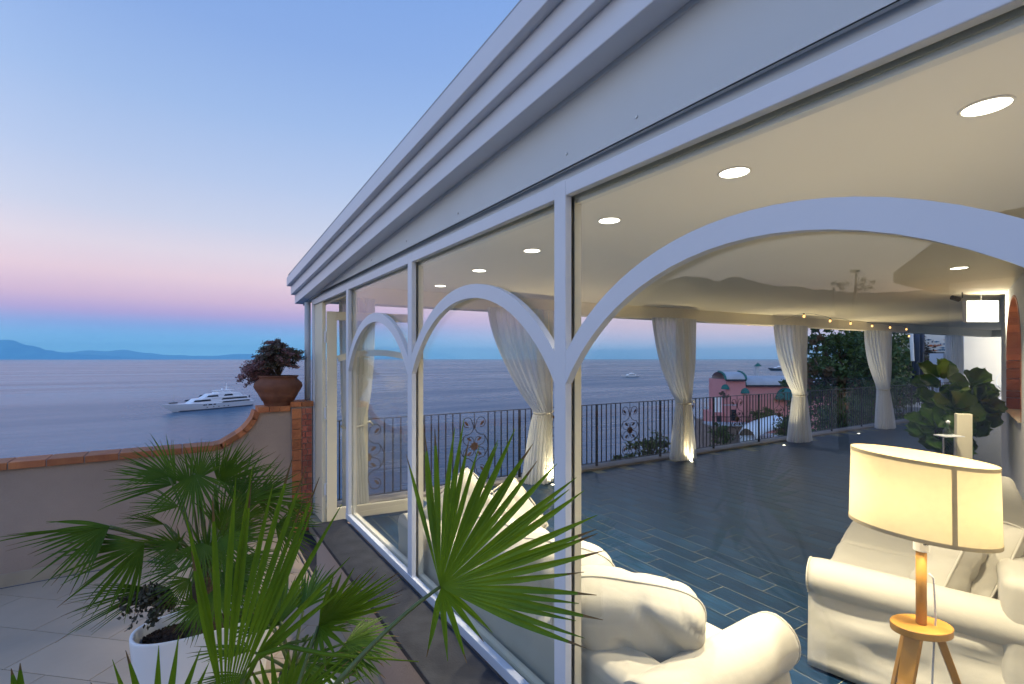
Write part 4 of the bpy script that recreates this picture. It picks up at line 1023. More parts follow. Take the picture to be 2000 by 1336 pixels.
fan('frond', at(545,1400,1.3), at(640,1240,1.28), 92, 13, PALMB, p2, roll=20, free=True, wmax=.009, droop=.04, fuse=.25, seed=9, base=tc2)
fan('frond', at(305,1500,1.2), at(262,1265,1.2), 76, 9, PALMB, p2, roll=-10, free=True, wmax=.0105, droop=-.02, fuse=.3, seed=10, base=tc2, lenvar=.10)
fan('frond', at(40,1420,1.2), at(32,1268,1.2), 4, 2, PALMB, p2, roll=0, free=True, wmax=.0105, droop=0, fuse=.3, seed=11, base=tc2, lenvar=.05)
bl = MB(); pts = [at(480,1335,1.2), at(505,1280,1.2), at(560,1262,1.2), at(640,1278,1.2), at(818,1292,1.2)]
MB().tube(pts, [.004,.006,.006,.005,.001], 6).build('blade', PALMB, p2, smooth=True)
# two more potted palms on the terrace behind the camera's left, seen only as reflections in the glass
def potted(P, label, seed, sc=1, group='white potted palms outside the view'):
    t_ = thing('potted_palm', label, 'palm', tuple(P), group)
    MB().lathe([(.18,0),(.20,.02),(.24,.30),(.26,.42),(.25,.435),(.235,.43),(.225,.36),(.0001,.37)], P, 32, cap=False).build('pot', PWHITE, t_, smooth=True)
    top = P+Z*.62; MB().tube([P+Z*.36, top], [.06,.045], 12).build('trunk', TRUNK, t_, smooth=True); rnd = random.Random(seed)
    for k in range(13):
        a = k*2.4+rnd.random(); el_ = rnd.uniform(.2,1.3); d = Vector((math.cos(a)*math.cos(el_), math.sin(a)*math.cos(el_), math.sin(el_)))
        h_ = top+d*rnd.uniform(.28,.45)*sc; fan('frond', h_, h_+(d-Z*.35).normalized()*.42*sc, 130, 18, PALM, t_, roll=rnd.uniform(-30,30), wmax=.014, droop=.15, seed=seed+k, base=top, pr=.005, toeye=Z)
potted(Vector((-.35,-.9,OZ)), 'potted fan palm behind the camera, mirrored in the right hand glass', 90)
potted(Vector((.35,2.15,OZ)) , 'low potted fan palm hidden below the foreground fronds', 120, .55)

# ---- terracotta pot with a purple green shrub on the parapet ledge
pc_ = atu(544,795,5.81); pc_.z = 1.214
rt = thing('terracotta_pot', 'round bellied terracotta pot standing on the raised brick ledge', 'flower pot', tuple(pc_))
MB().lathe([(.135,.001),(.14,.012),(.152,.05),(.160,.053),(.185,.10),(.198,.12),(.196,.126),(.222,.165),(.243,.205),(.236,.245),(.205,.275),(.188,.292),(.190,.303),(.205,.318),(.203,.325),(.178,.325),(.165,.30),(.165,.27)], pc_, 48, cap=False).build('pot', TERRA, rt, smooth=True)
MB().lathe([(.0001,.285),(.168,.285)], pc_, 24, cap=False).build('soil', SOIL, rt)
pb = thing('pot_shrub', 'purple green shrub with drooping pinkish sprays growing in the terracotta pot', 'shrub', (pc_.x,pc_.y,pc_.z+.29))
lv = MB(); lp_ = MB(); tw = MB(); rnd = random.Random(4)
c0 = pc_+Z*.29
for k in range(210):
    a = rnd.uniform(0, 6.283); left = (rnd.random() < .42)
    out_ = Vector((math.cos(a),math.sin(a),0))
    if left: out_ = (-RGT*1.0+Vector((rnd.gauss(0,.25),rnd.gauss(0,.25),0))).normalized()
    reach = rnd.uniform(.05,.27)+(rnd.uniform(.05,.19) if left else 0); rise = rnd.uniform(.02,.36)*(1-reach*1.3)+ (0 if left else .10)
    drop = .0 if not left else rnd.uniform(0,.10)*(reach/.3)
    e = c0+out_*reach+Z*(rise-drop); mid = c0+out_*reach*.45+Z*(rise*.9+.05)
    pts = [c0.lerp(mid, t/5) if t <= 5 else mid.lerp(e, (t-5)/6) for t in range(12)]
    tw.tube(pts, .0018, 4)
    tgt = lp_ if (left or rnd.random() < .2) else lv
    for q in pts[5:]:
        for _ in range(13):
            c = q+Vector((rnd.gauss(0,.013),rnd.gauss(0,.013),rnd.gauss(0,.010))); d = Vector((rnd.gauss(0,1),rnd.gauss(0,1),rnd.gauss(0,.7))).normalized(); s_ = d.orthogonal().normalized(); l_ = rnd.uniform(.008,.015)
            (tgt if rnd.random() < .8 else lv).add([c-d*l_, c+s_*l_*.55, c+d*l_, c-s_*l_*.55], [(0,1,2,3)])
lv.build('foliage', REDL, pb, kind='stuff'); lp_.build('pink_foliage', PINKL, pb, kind='stuff'); tw.build('twigs', BARK, pb, kind='stuff')
#__PART3__
# ---- leaf clouds
def leafquad(mb, c, s, rnd, flat=.0, asp=.5):
    d = Vector((rnd.gauss(0,1),rnd.gauss(0,1),rnd.gauss(0,1-flat))).normalized(); e = Vector((rnd.gauss(0,1),rnd.gauss(0,1),rnd.gauss(0,1))).cross(d).normalized()
    mb.add([c-d*s, c+e*s*asp, c+d*s, c-e*s*asp], [(0,1,2,3)])
def crown(mb, c, rad, n, s, rnd, clump=9, shell=.55):
    """leaves gathered in clumps through an ellipsoid volume"""
    c = Vector(c); k = max(3, n//60); cl_ = []
    for _ in range(k):
        d = Vector((rnd.gauss(0,1),rnd.gauss(0,1),rnd.gauss(0,1))).normalized(); r = shell+(1-shell)*rnd.random()**.7
        cl_.append((c+Vector((d.x*rad[0],d.y*rad[1],d.z*rad[2]))*r, rnd.uniform(.10,.24)*min(rad)*1.3))
    for p, q in cl_:
        for _ in range(60): leafquad(mb, p+Vector((rnd.gauss(0,q),rnd.gauss(0,q),rnd.gauss(0,q*.7))), s*rnd.uniform(.7,1.3), rnd)
    return cl_
def limb(mb, a, b, r0, r1, rnd, n=7):
    a, b = Vector(a), Vector(b); L_ = (b-a).length; pts = [a.lerp(b, i/n)+Vector((rnd.gauss(0,.03),rnd.gauss(0,.03),0))*L_*.5*math.sin(math.pi*i/n) for i in range(n+1)]
    mb.tube(pts, [r0+(r1-r0)*i/n for i in range(n+1)], 7)
def tree(label, base, blobs, leaf, s, seed, name='tree', lm=None, extra=None, cat='tree', group=None):
    rnd = random.Random(seed); base = Vector(base); r = thing(name, label, cat, tuple(base), group)
    lv = MB(); tr = MB(); fork = base.lerp(Vector(blobs[0][0]), .45)
    limb(tr, base, fork, .16, .11, rnd)
    for c, rad, n in blobs:
        limb(tr, fork, c, .09, .03, rnd)
        cs = crown(lv, c, rad, n, s, rnd)
        for p, q in cs[::6]: limb(tr, c, p, .025, .008, rnd, 4)
    tr.build('trunk', BARK, r, smooth=True); lv.build('crown', lm or TREEL, r, kind=None)
    if extra:
        ev = MB()
        for c, rad, n in extra: crown(ev, c, rad, n, s, rnd)
        ev.build('russet_crown', AUTL, r)
    return r
# ---- hillside below the terrace on the right
hm_ = MB()
def hill(s, t):
    px = 1385+1300*s; d = 8.5+85*t**1.4; p = at(px, 701, d)
    z = -2.1-.13*d; z = min(z, -1.2)
    edge = min(1, s*9); z = SEAZ-1+(z-SEAZ+1)*edge**.6
    if t > .85: z = z+(SEAZ-1-z)*((t-.85)/.15)
    z += mnoise.fractal(Vector((p.x*.25,p.y*.25,1)), .8, 2, 5)*.5
    if p.y < edge_u(p.x)+.5: z = min(z, -1.0)
    return Vector((p.x,p.y,z))
hm_.grid(hill, 90, 50).build('hillside', ROCK, kind='structure', smooth=True)
box('terrace_wall', (1.2,5.6,-9), (21.4,4.7,-.31), STONE, kind='structure')
# trees behind the railing
tree('dense dark evergreen tree with sky showing through its left edge', at(1690,1050,19), [
    (at(1668,720,19),(1.5,1.5,1.3),4200),(at(1640,700,18.6),(.9,1.0,1.0),1500),(at(1700,680,19.5),(1.2,1.4,1.0),3200),(at(1625,760,18.5),(.9,1.2,1.1),2600),(at(1690,790,18.5),(1.5,1.4,1.2),3600),(at(1605,668,18.6),(.62,.8,.42),620),(at(1596,640,18.4),(.7,.8,.25),420),(at(1590,700,18),(.28,.5,.6),240)],
    TREEL, .085, 21, 'evergreen_tree', extra=[(at(1600,672,18.2),(.45,.5,.25),240),(at(1602,735,18),(.5,.6,.5),420),(at(1650,770,17.8),(.8,.6,.6),300)])
tree('brownish dry tree standing behind the curtain, right of the dense dark tree', at(1765,1000,21), [(at(1762,690,21),(.8,1.2,1.4),1800),(at(1765,740,20.6),(.9,1.2,1.1),1700),(at(1745,790,20),(1.1,1.2,.9),1500)], None, .075, 22, 'dry_tree', lm=mat('dry_leaf', (.035,.022,.014), .8, col2=(.06,.04,.025), vscale=2))
MB().tube([at(1779,645,17), at(1782,705,17)], .055, 12).build('pole', HULLW); o = bpy.data.objects['pole.001'] if 'pole.001' in bpy.data.objects else None
o = [q for q in COL.objects if q.name.startswith('pole') and q.parent is None][-1]; tag(o, 'thin white pole between the last curtains, left of the navy drape', 'pole')
# shrubs outside the railing
def shrub(label, c, rad, n, s, seed, m=TREEL):
    rnd = random.Random(seed); r = thing('shrub', label, 'shrub', tuple(Vector(c)-Z*rad[2]), 'shrubs growing outside the railing'); lv = MB(); tw_ = MB()
    cs = crown(lv, c, rad, n, s, rnd, shell=.3)
    for p, q in cs[::3]: limb(tw_, Vector(c)-Z*rad[2]*1.4, p, .014, .004, rnd, 4)
    lv.build('foliage', m, r, kind=None); tw_.build('stems', BARK, r, kind='stuff'); return r
SHL = mat('shrub_leaf', (.05,.10,.022), .5, col2=(.085,.13,.03), vscale=2.5, trans=.25)
shrub('green shrub outside the railing left of the lit curtain foot', at(1278,880,11), (.62,.5,.34), 1400, .045, 31, SHL)
shrub('small green shrub outside the railing right of the lit curtain foot', at(1385,885,12), (.50,.4,.22), 800, .045, 32, SHL)
shrub('low green shrub outside the railing under the pink house', at(1440,884,12.5), (.6,.4,.17), 800, .045, 33, SHL)
shrub('flat green shrub at the kerb left of the curtain under the pink house', at(1215,897,10.6), (.30,.3,.12), 360, .04, 34, SHL)
# ---- pink house
D = 46.0; ph_ = thing('pink_house', 'pink seaside house with vaulted grey roofs and green awnings below the railing', 'house', tuple(at(1480,860,D)))
pxm = D/FPX
def hb(name, x0, x1, y0, y1, d, th, m, par=ph_, bevel=0):
    a = at(x0,y1,d); b = at(x1,y0,d); c = (a+b)/2
    return MB().obox(c+FWD*th/2, RGT, FWD, Z, abs((b-a).dot(RGT))/2, th/2, abs(b.z-a.z)/2).build(name, m, par, bevel=bevel)
hb('wall_block', 1418,1456,742,842,D,4,PINK); hb('wall_block', 1456.2,1700,752,846,D+.6,5,PINK)
hb('wall_block', 1396,1418,806,838,D+.3,3,PINK); hb('wall_block', 1457,1480,846,872,D-.6,1.5,PINK)
def vault(x0, x1, yedge, ytop, d):
    a = at(x0,yedge,d-.25); L_ = (x1-x0)*pxm; hgt = (yedge-ytop)*pxm*1.15; mb = MB()
    mb.grid(lambda s, t: a+RGT*L_*s+FWD*(1.6*(1-math.cos(R(90)*t)))+Z*hgt*math.sin(R(90)*t), 3, 12)
    mb.grid(lambda s, t: a+RGT*L_*s+FWD*(3.2-1.6*(1-math.cos(R(90)*t)))+Z*hgt*math.sin(R(90)*t), 3, 12)
    o = mb.build('vault_roof', VAULT, ph_, smooth=True)
    for s in (0, 1):
        pts = [a+RGT*(L_*s)+FWD*(1.6*(1-math.cos(R(90)*t/10)))+Z*(hgt*math.sin(R(90)*t/10)+.03) for t in range(11)]
        MB().tube(pts, .10, 6).build('roof_trim', GREENC, ph_)
    MB().obox(a+RGT*L_/2-Z*.02, RGT, FWD, Z, L_/2, .08, .07).build('eave', DARKST, ph_)
vault(1417,1457,742,729,D); vault(1456,1702,753,737,D+.6)
hb('chimney', 1477,1482.5,716,742,D+2,.35,VAULT)
c = at(1480,715.5,D+2.2); MB().lathe([(.42,0),(.40,.03),(.02,.36)], c, 4).build('chimney_cap', GREENC, ph_)
def awn(px, py, r, d, sx=1):
    c = at(px,py,d); mb = MB(); rr = r*pxm
    mb.grid(lambda s, t: c+RGT*rr*sx*math.cos(math.pi*s)-FWD*rr*math.sin(math.pi*s)*math.cos(R(90)*t)+Z*rr*1.15*math.sin(R(90)*t)*(1) if 0 else c+RGT*rr*sx*math.cos(math.pi*s)*math.cos(R(90)*t)-FWD*rr*math.sin(math.pi*s)*math.cos(R(90)*t)+Z*rr*1.2*math.sin(R(90)*t), 16, 8)
    mb.build('awning', GREENC, ph_, smooth=True)
awn(1416,760,8,D,1); awn(1454,768,9,D+.1,1); awn(1533,780,19,D+.5,1)
for x0, x1 in ((1396,1401.5),(1402.5,1409)): hb('hanging_sheet', x0,x1,776,805,D-.8,.03,HULLW)
MB().bar(at(1392,775.5,D-.8), at(1412,775.5,D-.8), .05, .05).build('washing_line', IRON, ph_)
hb('balcony_slab', 1390,1472,829,832.5,D-1.6,2.2,VAULT)
for i in range(17): hb('balcony_baluster', 1391+i*4.4,1391.6+i*4.4,815,829,D-1.55,.03,IRON)
hb('balcony_rail', 1390,1466,813.6,815,D-1.55,.05,IRON)
hb('window', 1401,1409,812,824,D+.28,.03,DGLASS); hb('window', 1428,1438,800,822,D-.03,.04,DGLASS); 
o = hb('stair_rail', 1412,1440,790,792,D-.5,.06,VAULT); 
st_ = hb('stone_base', 1408,1475,832.6,900,D-1.2,6,STONE)
# white vaulted canopy next to the house
a = at(1476,860,D-6); wcan = MB().grid(lambda s, t: a+RGT*2.6*s+FWD*(1.5-1.5*math.cos(math.pi*t))+Z*(1.15*s**.5+.75*math.sin(math.pi*t)), 12, 14).build('canopy', HULLW, smooth=True)
tag(wcan, 'white arched canopy below the pink house', 'canopy')
box_ = MB(); p0 = at(1476,862,D-6); box_.obox(p0+RGT*1.25-Z*.8+FWD*1.4, RGT, FWD, Z, 1.25, 1.4, .85); o = box_.build('white_annex', HULLW); tag(o, 'small white annex under the arched canopy', 'annex')
rnd = random.Random(8)
def bush(label, c, rad, n, s, seed, m=TREEL, name='bush'):
    r = random.Random(seed); b = MB(); crown(b, c, rad, n, s, r, shell=.2); o = b.build(name, m); tag(o, label, 'bush', 'bushes around the pink house'); o['kind'] = 'thing'; return o
bush('dark green hedge along the right part of the pink house', at(1492,815,D-1.6), (2.1,.8,.75), 2600, .10, 41)
bush('reddish plant on the roof terrace left of the pink house', at(1412,772,D-.3), (.55,.4,.35), 400, .07, 42, REDL)
bush('green bush below the balcony of the pink house', at(1408,850,D-3), (.9,.8,1.3), 1300, .10, 43)
bush('dark bush right of the white annex', at(1548,835,D-8), (1.3,1,1.4), 2200, .10, 44)
bush('bush between the dark tree and the awning of the pink house', at(1568,790,30), (.6,.7,1.6), 1700, .09, 45)
bush('leafy bush at the right end of the pink roof', at(1536,748,D-2), (.5,.5,.35), 420, .09, 46)
bush('dark undergrowth behind the railing below the dense tree', at(1660,835,15), (2.6,1.2,1.0), 4200, .08, 47)
# ---- boats
def hullmesh(L_, B_, zd, zb, m, par, n=26, rake=.13, z0=-.3):
    mb = MB(); rows = 7
    def half(x, t):
        bow = 1-(1-min(1, x/.42))**2.1; st = 1-.14*max(0, (x-.75)/.25)
        return B_/2*bow*st*(.72+.28*t)
    for side in (1, -1):
        base = len(mb.v)
        for i in range(n+1):
            s = i/n
            for j in range(rows):
                t = j/(rows-1); x0 = rake*L_*(1-t)**1.2; x = x0+(L_*(1-.03*(1-t))-x0)*s; top = zb+(zd-zb)*min(1, (x/L_)*1.6)**.8
                mb.v.append(Vector((x-L_/2, side*half(s if s > 0 else 0, t)+0, z0+(top-z0)*t)))
        for i in range(n):
            for j in range(rows-1): mb.f.append((base+i*rows+j, base+(i+1)*rows+j, base+(i+1)*rows+j+1, base+i*rows+j+1))
    k = (n+1)*rows
    for i in range(n): mb.f.append((i*rows+rows-1, (i+1)*rows+rows-1, k+(i+1)*rows+rows-1, k+i*rows+rows-1))
    for j in range(rows-1): mb.f.append((n*rows+j, k+n*rows+j, k+n*rows+j+1, n*rows+j+1))
    return mb.build('hull', m, par, fix=True)
def tier(x0, x1, z0, z1, w0, name, m, par, rakef=1.6, raker=.6, taper=.92):
    mb = MB(); a = [(x0,z0),(x1,z0),(x1-raker,z1),(x0+rakef,z1)]
    vs = []
    for s in (1, -1):
        for i, (x, z) in enumerate(a):
            fr = i in (0, 3); w = (w0/2)*(taper if i > 1 else 1)*(.55 if fr else 1); vs.append((x, s*w, z))
    # widen quickly behind the pointed front
    xm = x0+(x1-x0)*.22; a2 = [(xm,z0),(xm,z1)]
    for s in (1, -1):
        for i, (x, z) in enumerate(a2): vs.append((x, s*(w0/2)*(taper if i else 1), z))
    mb.add(vs, [(0,8,9,3),(8,1,2,9),(4,7,11,10),(10,11,6,5),(0,3,7,4),(1,5,6,2),(3,9,11,7),(9,2,6,11),(0,4,10,8),(8,10,5,1)])
    return mb.build(name, m, par, fix=True)
def strip(x0, x1, z0, z1, w, m, par, sl=0, name='window_band'):
    for s in (1, -1):
        y = s*w/2; MB().prism([(x0,y,z0),(x1,y,z0+sl),(x1-.5,y,z1+sl),(x0+.8,y,z1)], (0,s*.05,0)).build(name, m, par, fix=True)
def place_boat(root, bow_px, bow_d, stern_px, stern_d):
    b = at(bow_px, 701, bow_d); s = at(stern_px, 701, stern_d); c = (b+s)/2; root.location = (c.x, c.y, SEAZ); d = s-b; root.rotation_euler.z = math.atan2(d.y, d.x)
    return (Vector((d.x,d.y,0))).length
yt = thing('motor_yacht', 'large white three-deck motor yacht anchored on the calm sea left of the flower pot', 'yacht', (0,0,0))
Ly = place_boat(yt, 313, 237, 490, 281)
hullmesh(Ly, 8.6, 2.9, 4.4, HULLW, yt, rake=.14)
MB().prism([(-Ly/2+7,0,-.02),(-Ly/2+12,3.35,-.02),(Ly/2-.9,3.5,-.02),(Ly/2-.9,-3.5,-.02),(-Ly/2+12,-3.35,-.02)], (0,0,.45)).build('boot_stripe', HULLB, yt)
X = lambda f: -Ly/2+Ly*f
tier(X(.24), X(.93), 3.0, 5.9, 7.9, 'main_deck', HULLW, yt, 4.5, 1.5); tier(X(.40), X(.86), 5.9, 8.0, 6.8, 'upper_deck', HULLW, yt, 3.6, 2.0); tier(X(.54), X(.73), 8.0, 9.5, 4.8, 'sun_deck', HULLW, yt, 2.6, 1.2)
MB().obox((X(.70),0,5.95), (1,0,0), (0,1,0), (0,0,1), Ly*.21, 3.9, .10).build('deck_overhang', HULLW, yt); MB().obox((X(.76),0,3.95), (1,0,0), (0,1,0), (0,0,1), Ly*.20, 4.1, .12).build('deck_overhang', HULLW, yt)
MB().obox((X(.66),0,9.55), (1,0,0), (0,1,0), (0,0,1), Ly*.10, 2.4, .10).build('hardtop', HULLW, yt)
strip(X(.28), X(.47), 4.5, 5.35, 7.75, DGLASS, yt); strip(X(.585), X(.90), 4.75, 5.5, 7.86, DGLASS, yt); strip(X(.59), X(.93), 3.15, 3.75, 8.05, DGLASS, yt)
strip(X(.40)+1.4, X(.56), 6.5, 7.35, 6.75, DGLASS, yt); strip(X(.62), X(.73), 6.6, 7.5, 6.75, DGLASS, yt)
for f in (.38,.40,.435,.448,.461,.49,.503): strip(X(f), X(f)+.75, 2.35, 2.9, 8.36, DGLASS, yt, name='porthole')
for f in (.42,.49,.55,.61,.66): strip(X(f), X(f)+.4, 1.1, 1.4, 7.9, DGLASS, yt, name='porthole')
MB().tube([(X(.695),0,9.6),(X(.70),0,13.2)], [.35,.12], 8).build('mast', HULLW, yt); MB().bar((X(.70),-1.5,11.2), (X(.70),1.5,11.2), .25, .15).build('crosstree', HULLW, yt)
MB().lathe([(.01,.9),(.45,.75),(.55,.4),(.4,0)], (X(.66),1.1,9.65), 12).build('radar_dome', HULLW, yt, smooth=True); MB().tube([(X(.13),0,4.5),(X(.13),0,9)], .06, 6).build('jack_staff', CHROME, yt); MB().tube([(X(.965),0,3.0),(X(.975),0,6.0)], .06, 6).build('flag_staff', CHROME, yt)
MB().prism([(X(.975),0,5.9),(X(.975)+.9,0,5.3),(X(.975)+.6,0,4.3),(X(.975),0,4.7)], (0,.05,0)).build('flag', HULLB, yt)
MB().obox((X(.125),0,4.55), (1,0,0), (0,1,0), (0,0,1), 1.6, 1.0, .25).build('anchor_winch', BLACK, yt)
b2 = thing('motor_boat', 'small white motor boat on the sea seen left of the lit curtain', 'boat', (0,0,0)); L2 = place_boat(b2, 1213, 700, 1246, 712)
hullmesh(L2, 6, 2.2, 3.2, HULLW, b2, n=14); MB().prism([(-L2*.36,0,-.02),(-L2*.2,2.35,-.02),(L2*.49,2.5,-.02),(L2*.49,-2.5,-.02),(-L2*.2,-2.35,-.02)], (0,0,.9)).build('boot_stripe', HULLB, b2); tier(-L2*.22, L2*.34, 2.2, 4.6, 4.6, 'cabin', HULLW, b2, 2.5, .6); tier(-L2*.02, L2*.24, 4.6, 6.3, 3.8, 'flybridge', HULLW, b2, 1.5, .5)
strip(-L2*.12, L2*.28, 3.2, 4.0, 4.75, DGLASS, b2); MB().tube([(L2*.12,0,6.3),(L2*.14,0,9.2)], [.2,.08], 6).build('mast', HULLW, b2)
b3 = thing('navy_yacht', 'distant yacht with a navy hull and white decks, partly behind a curtain', 'yacht', (0,0,0)); L3 = place_boat(b3, 1499, 1090, 1548, 1130)
hullmesh(L3, 10, 4.5, 6.5, HULLB, b3, n=16); tier(-L3*.27, L3*.36, 4.5, 8.2, 8.2, 'main_deck', HULLW, b3, 6, 2); tier(-L3*.12, L3*.24, 8.2, 11, 7, 'upper_deck', HULLW, b3, 5, 2); tier(L3*.02, L3*.14, 11, 13.2, 5, 'bridge', HULLW, b3, 2, 1)
strip(-L3*.2, L3*.3, 6.0, 7.3, 8.3, DGLASS, b3); MB().tube([(L3*.07,0,13),(L3*.08,0,18)], [.4,.15], 6).build('mast', HULLW, b3)
o = MB().lathe([(.01,.9),(.5,.6),(.6,0)], (*at(1407,722,1200).xy,SEAZ), 10).build('buoy', HULLW, smooth=True)
o.data.transform(Matrix.Identity(4)); tag(o, 'tiny white buoy on the sea above the left end of the pink house', 'buoy')
# ---- fiddle leaf plant, white stand and tray with decanter
FP = Vector((8.25,2.10,0))
fp = thing('fiddle_leaf_fig', 'large fiddle leaf fig with broad glossy leaves beside the right wall', 'potted plant', tuple(FP))
MB().lathe([(.15,0),(.17,.02),(.20,.30),(.21,.34),(.195,.34),(.185,.28),(.0001,.28)], FP, 32, cap=False).build('pot', PWHITE, fp, smooth=True)
rnd = random.Random(12); stems_ = []
for k, (px, py) in enumerate(((1835,742),(1892,758),(1860,800),(1915,795),(1828,840))):
    e = at(px, py, 6.3+rnd.uniform(-.3,.3)); pts = [FP+Z*.28+Vector((rnd.uniform(-.05,.05),rnd.uniform(-.05,.05),0))]
    for i in range(1, 9): t = i/8; q = pts[0].lerp(e, t); q += Vector((rnd.gauss(0,.012),rnd.gauss(0,.012),.06*math.sin(math.pi*t))); pts.append(q)
    MB().tube(pts, [.016-.010*i/8 for i in range(9)], 7).build('stem', BARK, fp, smooth=True); stems_.append(pts)
def bigleaf(c, d, nrm, ln, wd_, m, par, sd_=0):
    d = d.normalized(); nrm = (nrm-d*nrm.dot(d)).normalized(); sx = d.cross(nrm); mb = MB()
    def fn(s, t):
        x = 2*s-1; w = (math.sin(math.pi*t**.80))**.62*(.52+.62*t-.16*math.sin(math.pi*t*1.0)*(t < .45)) if 0 < t < 1 else .0
        w = max(w, .02)*wd_*.60; ruff = .03*math.sin(7*t+sd_)*abs(x)
        return c+d*ln*t*(1-.10*abs(x)*(t > .9))+sx*x*w*(1+ruff)+nrm*(.16*wd_*abs(x)**1.3-.12*ln*t*t+.010*math.sin(13*t+3*x+sd_)*abs(x)+.003*math.cos(abs(x)*14-t*22))
    mb.grid(fn, 11, 14); return mb.build('leaf', m, par, smooth=True)
for si, pts in enumerate(stems_):
    for i in range(2, 9):
        for q in range(4 if i > 3 else 3):
            a = rnd.uniform(0, 6.283); el_ = rnd.uniform(.0,.75)+(.45 if i == 8 else 0)
            d = Vector((math.cos(a)*math.cos(el_), math.sin(a)*math.cos(el_), math.sin(el_)))
            bigleaf(pts[i]+d*.03, d, Z*.55-d*.2-FWD*.8, rnd.uniform(.26,.36), rnd.uniform(.23,.30), FICUS, fp, rnd.random()*6)
sd = thing('white_stand', 'slim white upright stand in front of the big leafy plant', 'stand', tuple(atz(1882,1010,0)))
a = at(1868,808,5.2); b = at(1894,808,5.2); c = (a+b)/2
MB().obox(Vector((c.x,c.y,c.z/2)), RGT*.9-FWD*.3, FWD*.9+RGT*.3, Z, .068, .030, c.z/2).build('upright', CREAMF, sd, bevel=.006)
MB().obox(Vector((c.x,c.y,.012)), RGT*.9-FWD*.3, FWD*.9+RGT*.3, Z, .13, .12, .012).build('foot', CREAMF, sd, bevel=.004)
ty = thing('side_tray', 'small glass tray table left of the slim white stand', 'tray', tuple(at(1850,850,5.1)))
c = at(1853,851,5.15); MB().obox(c, RGT, FWD, Z, .105, .07, .006).build('tray_top', PWHITE, ty, bevel=.002)
for dx in (-.06,.06):
    MB().tube([c+RGT*dx-Z*.006, Vector((c.x+RGT.x*dx, c.y+RGT.y*dx, 0.0))], .008, 8).build('leg', CHROME, ty)
dc = thing('decanter', 'small clear decanter standing on the glass tray', 'decanter', tuple(c+Z*.006-RGT*.01))
MB().lathe([(.030,.0),(.042,.015),(.044,.04),(.030,.065),(.012,.08),(.012,.11),(.020,.118)], c+Z*.0065-RGT*.01, 20, cap=False).build('body', glass_mat('decanter_glass', (.8,.85,.85)), dc, smooth=True)
MB().lathe([(.0001,.0),(.016,.01),(.020,.028),(.0001,.045)], c+Z*.124-RGT*.01, 12).build('stopper', PWHITE, dc, smooth=True)
# ---- far end of the terrace
curtain('sheer_curtain', 18.6, -.55, .22, .0, -.22, .22, 'farthest sheer curtain, pale against the lit white wall above the leafy plant', seed=6)
box('column', (18.52,col_u(18.6)-.08,.001), (18.68,col_u(18.6)+.08,2.399), PLASTER, pv)
box('back_terrace', (21.51,-3,-.3), (30,7,.0), VAULT, kind='structure')
bw = thing('back_wall', 'lit white wall at the far end of the terrace', 'wall', (24,3,0)); box('wall_body', (24,-3,0.001), (24.3,5.6,3.3), WALLP, bw)
hw2 = thing('mural_wall', 'pale wall with small painted fish beyond the far railing', 'wall', (25.0,6.6,0)); MB().obox((26.0,7.25,1.6), (.35,-1,0), (1,.35,0), Z, 1.62, .1, 1.75).build('wall_body', WALLP, hw2)
for i in range(14):
    px = 1812+rnd.uniform(0,38); py = 662+rnd.uniform(0,30)
    # fish lie just proud of the wall
    n_ = Vector((-1,-.35,0)).normalized(); w0 = Vector((26.0,7.25,1.6))+n_*.104; dirv = (at(px,py,1)-Vector((0,0,EYE))); t = (w0-Vector((0,0,EYE))).dot(n_)/dirv.dot(n_); p = Vector((0,0,EYE))+dirv*t
    t1_ = Vector((.35,-1,0)).normalized(); s_ = rnd.choice((-1,1)); 
    MB().prism([p-t1_*.13*s_, p+Z*.035, p+t1_*.09*s_, p+t1_*.15*s_+Z*.04, p+t1_*.15*s_-Z*.04, p+t1_*.09*s_-Z*.005, p-Z*.035], n_*.006).build('fish', ORANGE if i % 3 == 0 else BLUEF, hw2)
r = thing('white_block', 'pale bluish planter block standing before the far curtain', 'block', tuple(at(1852,760,15))); hbx = lambda x0,x1,y0,y1,d,th,m,nm,par: hb(nm,x0,x1,y0,y1,d,th,m,par)
a = at(1842,812,14.5); hbx(1842,1868,690,812,15,.5,mat('blue_white', (.55,.62,.74), .7),'body',r)
hbx(1852,1858,648,690,15.2,.1,HULLW,'post',r)
rl2 = thing('far_railing', 'short iron railing in front of the wall with painted fish', 'railing', tuple(at(1822,720,16)))
MB().bar(at(1801,689,16), at(1843,689,16), .05, .03).build('top_rail', IRON, rl2); MB().bar(at(1801,733,16), at(1843,733,16), .05, .03).build('bottom_rail', IRON, rl2)
for i in range(13): MB().bar(at(1802+i*3.4,733,16), at(1802+i*3.4,689,16), .018, .018).build('baluster', IRON, rl2)
nv = MB(); a = at(1786,646,17.5)
nv.grid(lambda s, t: at(1784+20*s, 646+120*t, 17.5)+FWD*.12*math.sin(16*s), 24, 6); o = nv.build('navy_drape', NAVY, smooth=True)
sm_ = o.modifiers.new('t', 'SOLIDIFY'); sm_.thickness = .02; tag(o, 'hanging navy blue drape left of the wall with painted fish', 'drape')
st = thing('step_block', 'dark step with a white edge at the foot of the lit back wall', 'step', (20.5,3.5,0)); MB().box((22.2,1.5,.001), (23.99,5.4,.30)).build('riser', NAVY, st); MB().box((22.17,1.5,.301), (23.99,5.4,.345)).build('tread', WHITE, st)
chs = thing('bistro_chair', 'delicate white wire chair on the step before the lit back wall', 'chair', (22.9,4.5,.345))
cc = Vector((22.9,4.35,.346)); 
for sx in (-1, 1):
    MB().tube([cc+Vector((sx*.18,.18,0)), cc+Vector((sx*.18,-.15,.45))], .012, 6).build('leg', CHROME, chs); MB().tube([cc+Vector((sx*.18,-.18,0)), cc+Vector((sx*.18,.17,.45))], .012, 6).build('leg', CHROME, chs)
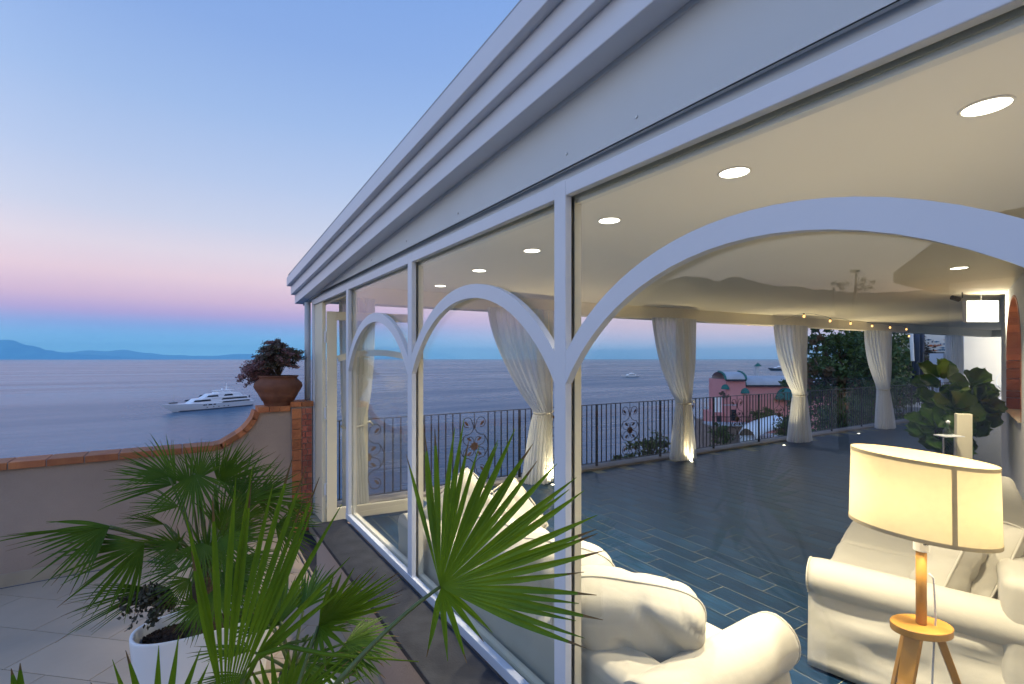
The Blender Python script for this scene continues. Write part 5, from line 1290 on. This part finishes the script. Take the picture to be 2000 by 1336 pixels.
MB().lathe([(.0001,.45),(.2,.45),(.2,.465),(.0001,.47)], cc, 20).build('seat', HULLW, chs)
MB().tube([cc+Vector((.18,.2*math.cos(R(a)),.62+.30*math.sin(R(a)))) for a in range(0,360,20)], .010, 6, closed=True).build('backrest', HULLW, chs)
tb_ = thing('bistro_table', 'small white folding table left of the wire chair', 'table', (22.9,4.95,.346)); tcn_ = Vector((22.9,5.0,.346))
MB().lathe([(.0001,.70),(.26,.70),(.26,.72),(.0001,.72)], tcn_, 24).build('tabletop', HULLW, tb_)
for sx in (-1, 1): MB().tube([tcn_+Vector((0,sx*.2,0)), tcn_+Vector((0,-sx*.2,.70))], .012, 6).build('leg', HULLW, tb_)
area('back_wall_fill', (22.2,3.2,2.9), .5, 150, (1,.86,.62), parent=bw, direction=(.6,.1,-.6))  # unseen fill light without a fixture, added to brighten the back wall
# ---- what stands behind the camera and shows only as reflections in the glass
def mir(p): p = Vector(p); p.x = 2*(V0+.036)-p.x; return p
prof = [(1100,640),(1160,628),(1195,612),(1230,592),(1262,563),(1300,548),(1340,539),(1385,543),(1405,551),(1430,539),(1452,543),(1480,551),(1520,560),(1560,560),(1600,566),(1680,572),(1760,570),(1900,560),(2200,540),(2600,560),(3200,600)]
rm = MB(); n = 200
def py_of(x):
    for (a, ya), (b, yb) in zip(prof, prof[1:]):
        if a <= x <= b: t = (x-a)/(b-a); return ya+(yb-ya)*t
    return 640
for i in range(n+1):
    x = 1100+2100*i/n; y = py_of(x)+mnoise.fractal(Vector((x*.04,0,4)), .8, 2, 5)*3
    for j in range(6):
        t = j/5; d = 700+500*t; p = at(x, 701-(701-y)*t**.7, d); q = mir(p); 
        if j == 0: q.z = SEAZ-1
        rm.v.append(q)
for i in range(n):
    for j in range(5): rm.f.append((i*6+j, i*6+j+1, (i+1)*6+j+1, (i+1)*6+j))
rm.build('terrain', ROCK, kind='structure', smooth=True)
nb = thing('neighbour_house', 'house with a tiled eave behind the camera, mirrored at the right end of the glass', 'house', (-7.5,-1,OZ))
nb_b = box('wall_body', (-11,-9,OZ), (-6.0,2.1,2.75), WALLP, nb)
mb = MB(); mb.prism([(-5.35,-9,2.72),(-5.35,-9,2.86),(-8.5,-9,4.1),(-11.6,-9,2.86),(-11.6,-9,2.72)], (0,11.5,0)); rf_ = mb.build('roof', TILER, nb, fix=True)
mb = MB()
for i in range(26): mb.tube([(-5.25,-8.9+.42*i,2.90),(-6.9,-8.9+.42*i,3.52)], .09, 8)
mb.build('roof_tiles', TILER, nb, kind='stuff')
bt = mir(at(1655,640,14)); tree('small tree beside the neighbour house, mirrored in the glass', (bt.x,bt.y,-2.0), [(mir(at(1628,562,14)),(.42,.42,.16),300),(mir(at(1672,556,14)),(.42,.4,.22),360),(mir(at(1672,534,14)),(.16,.2,.12),60)], None, .028, 71, 'garden_tree')
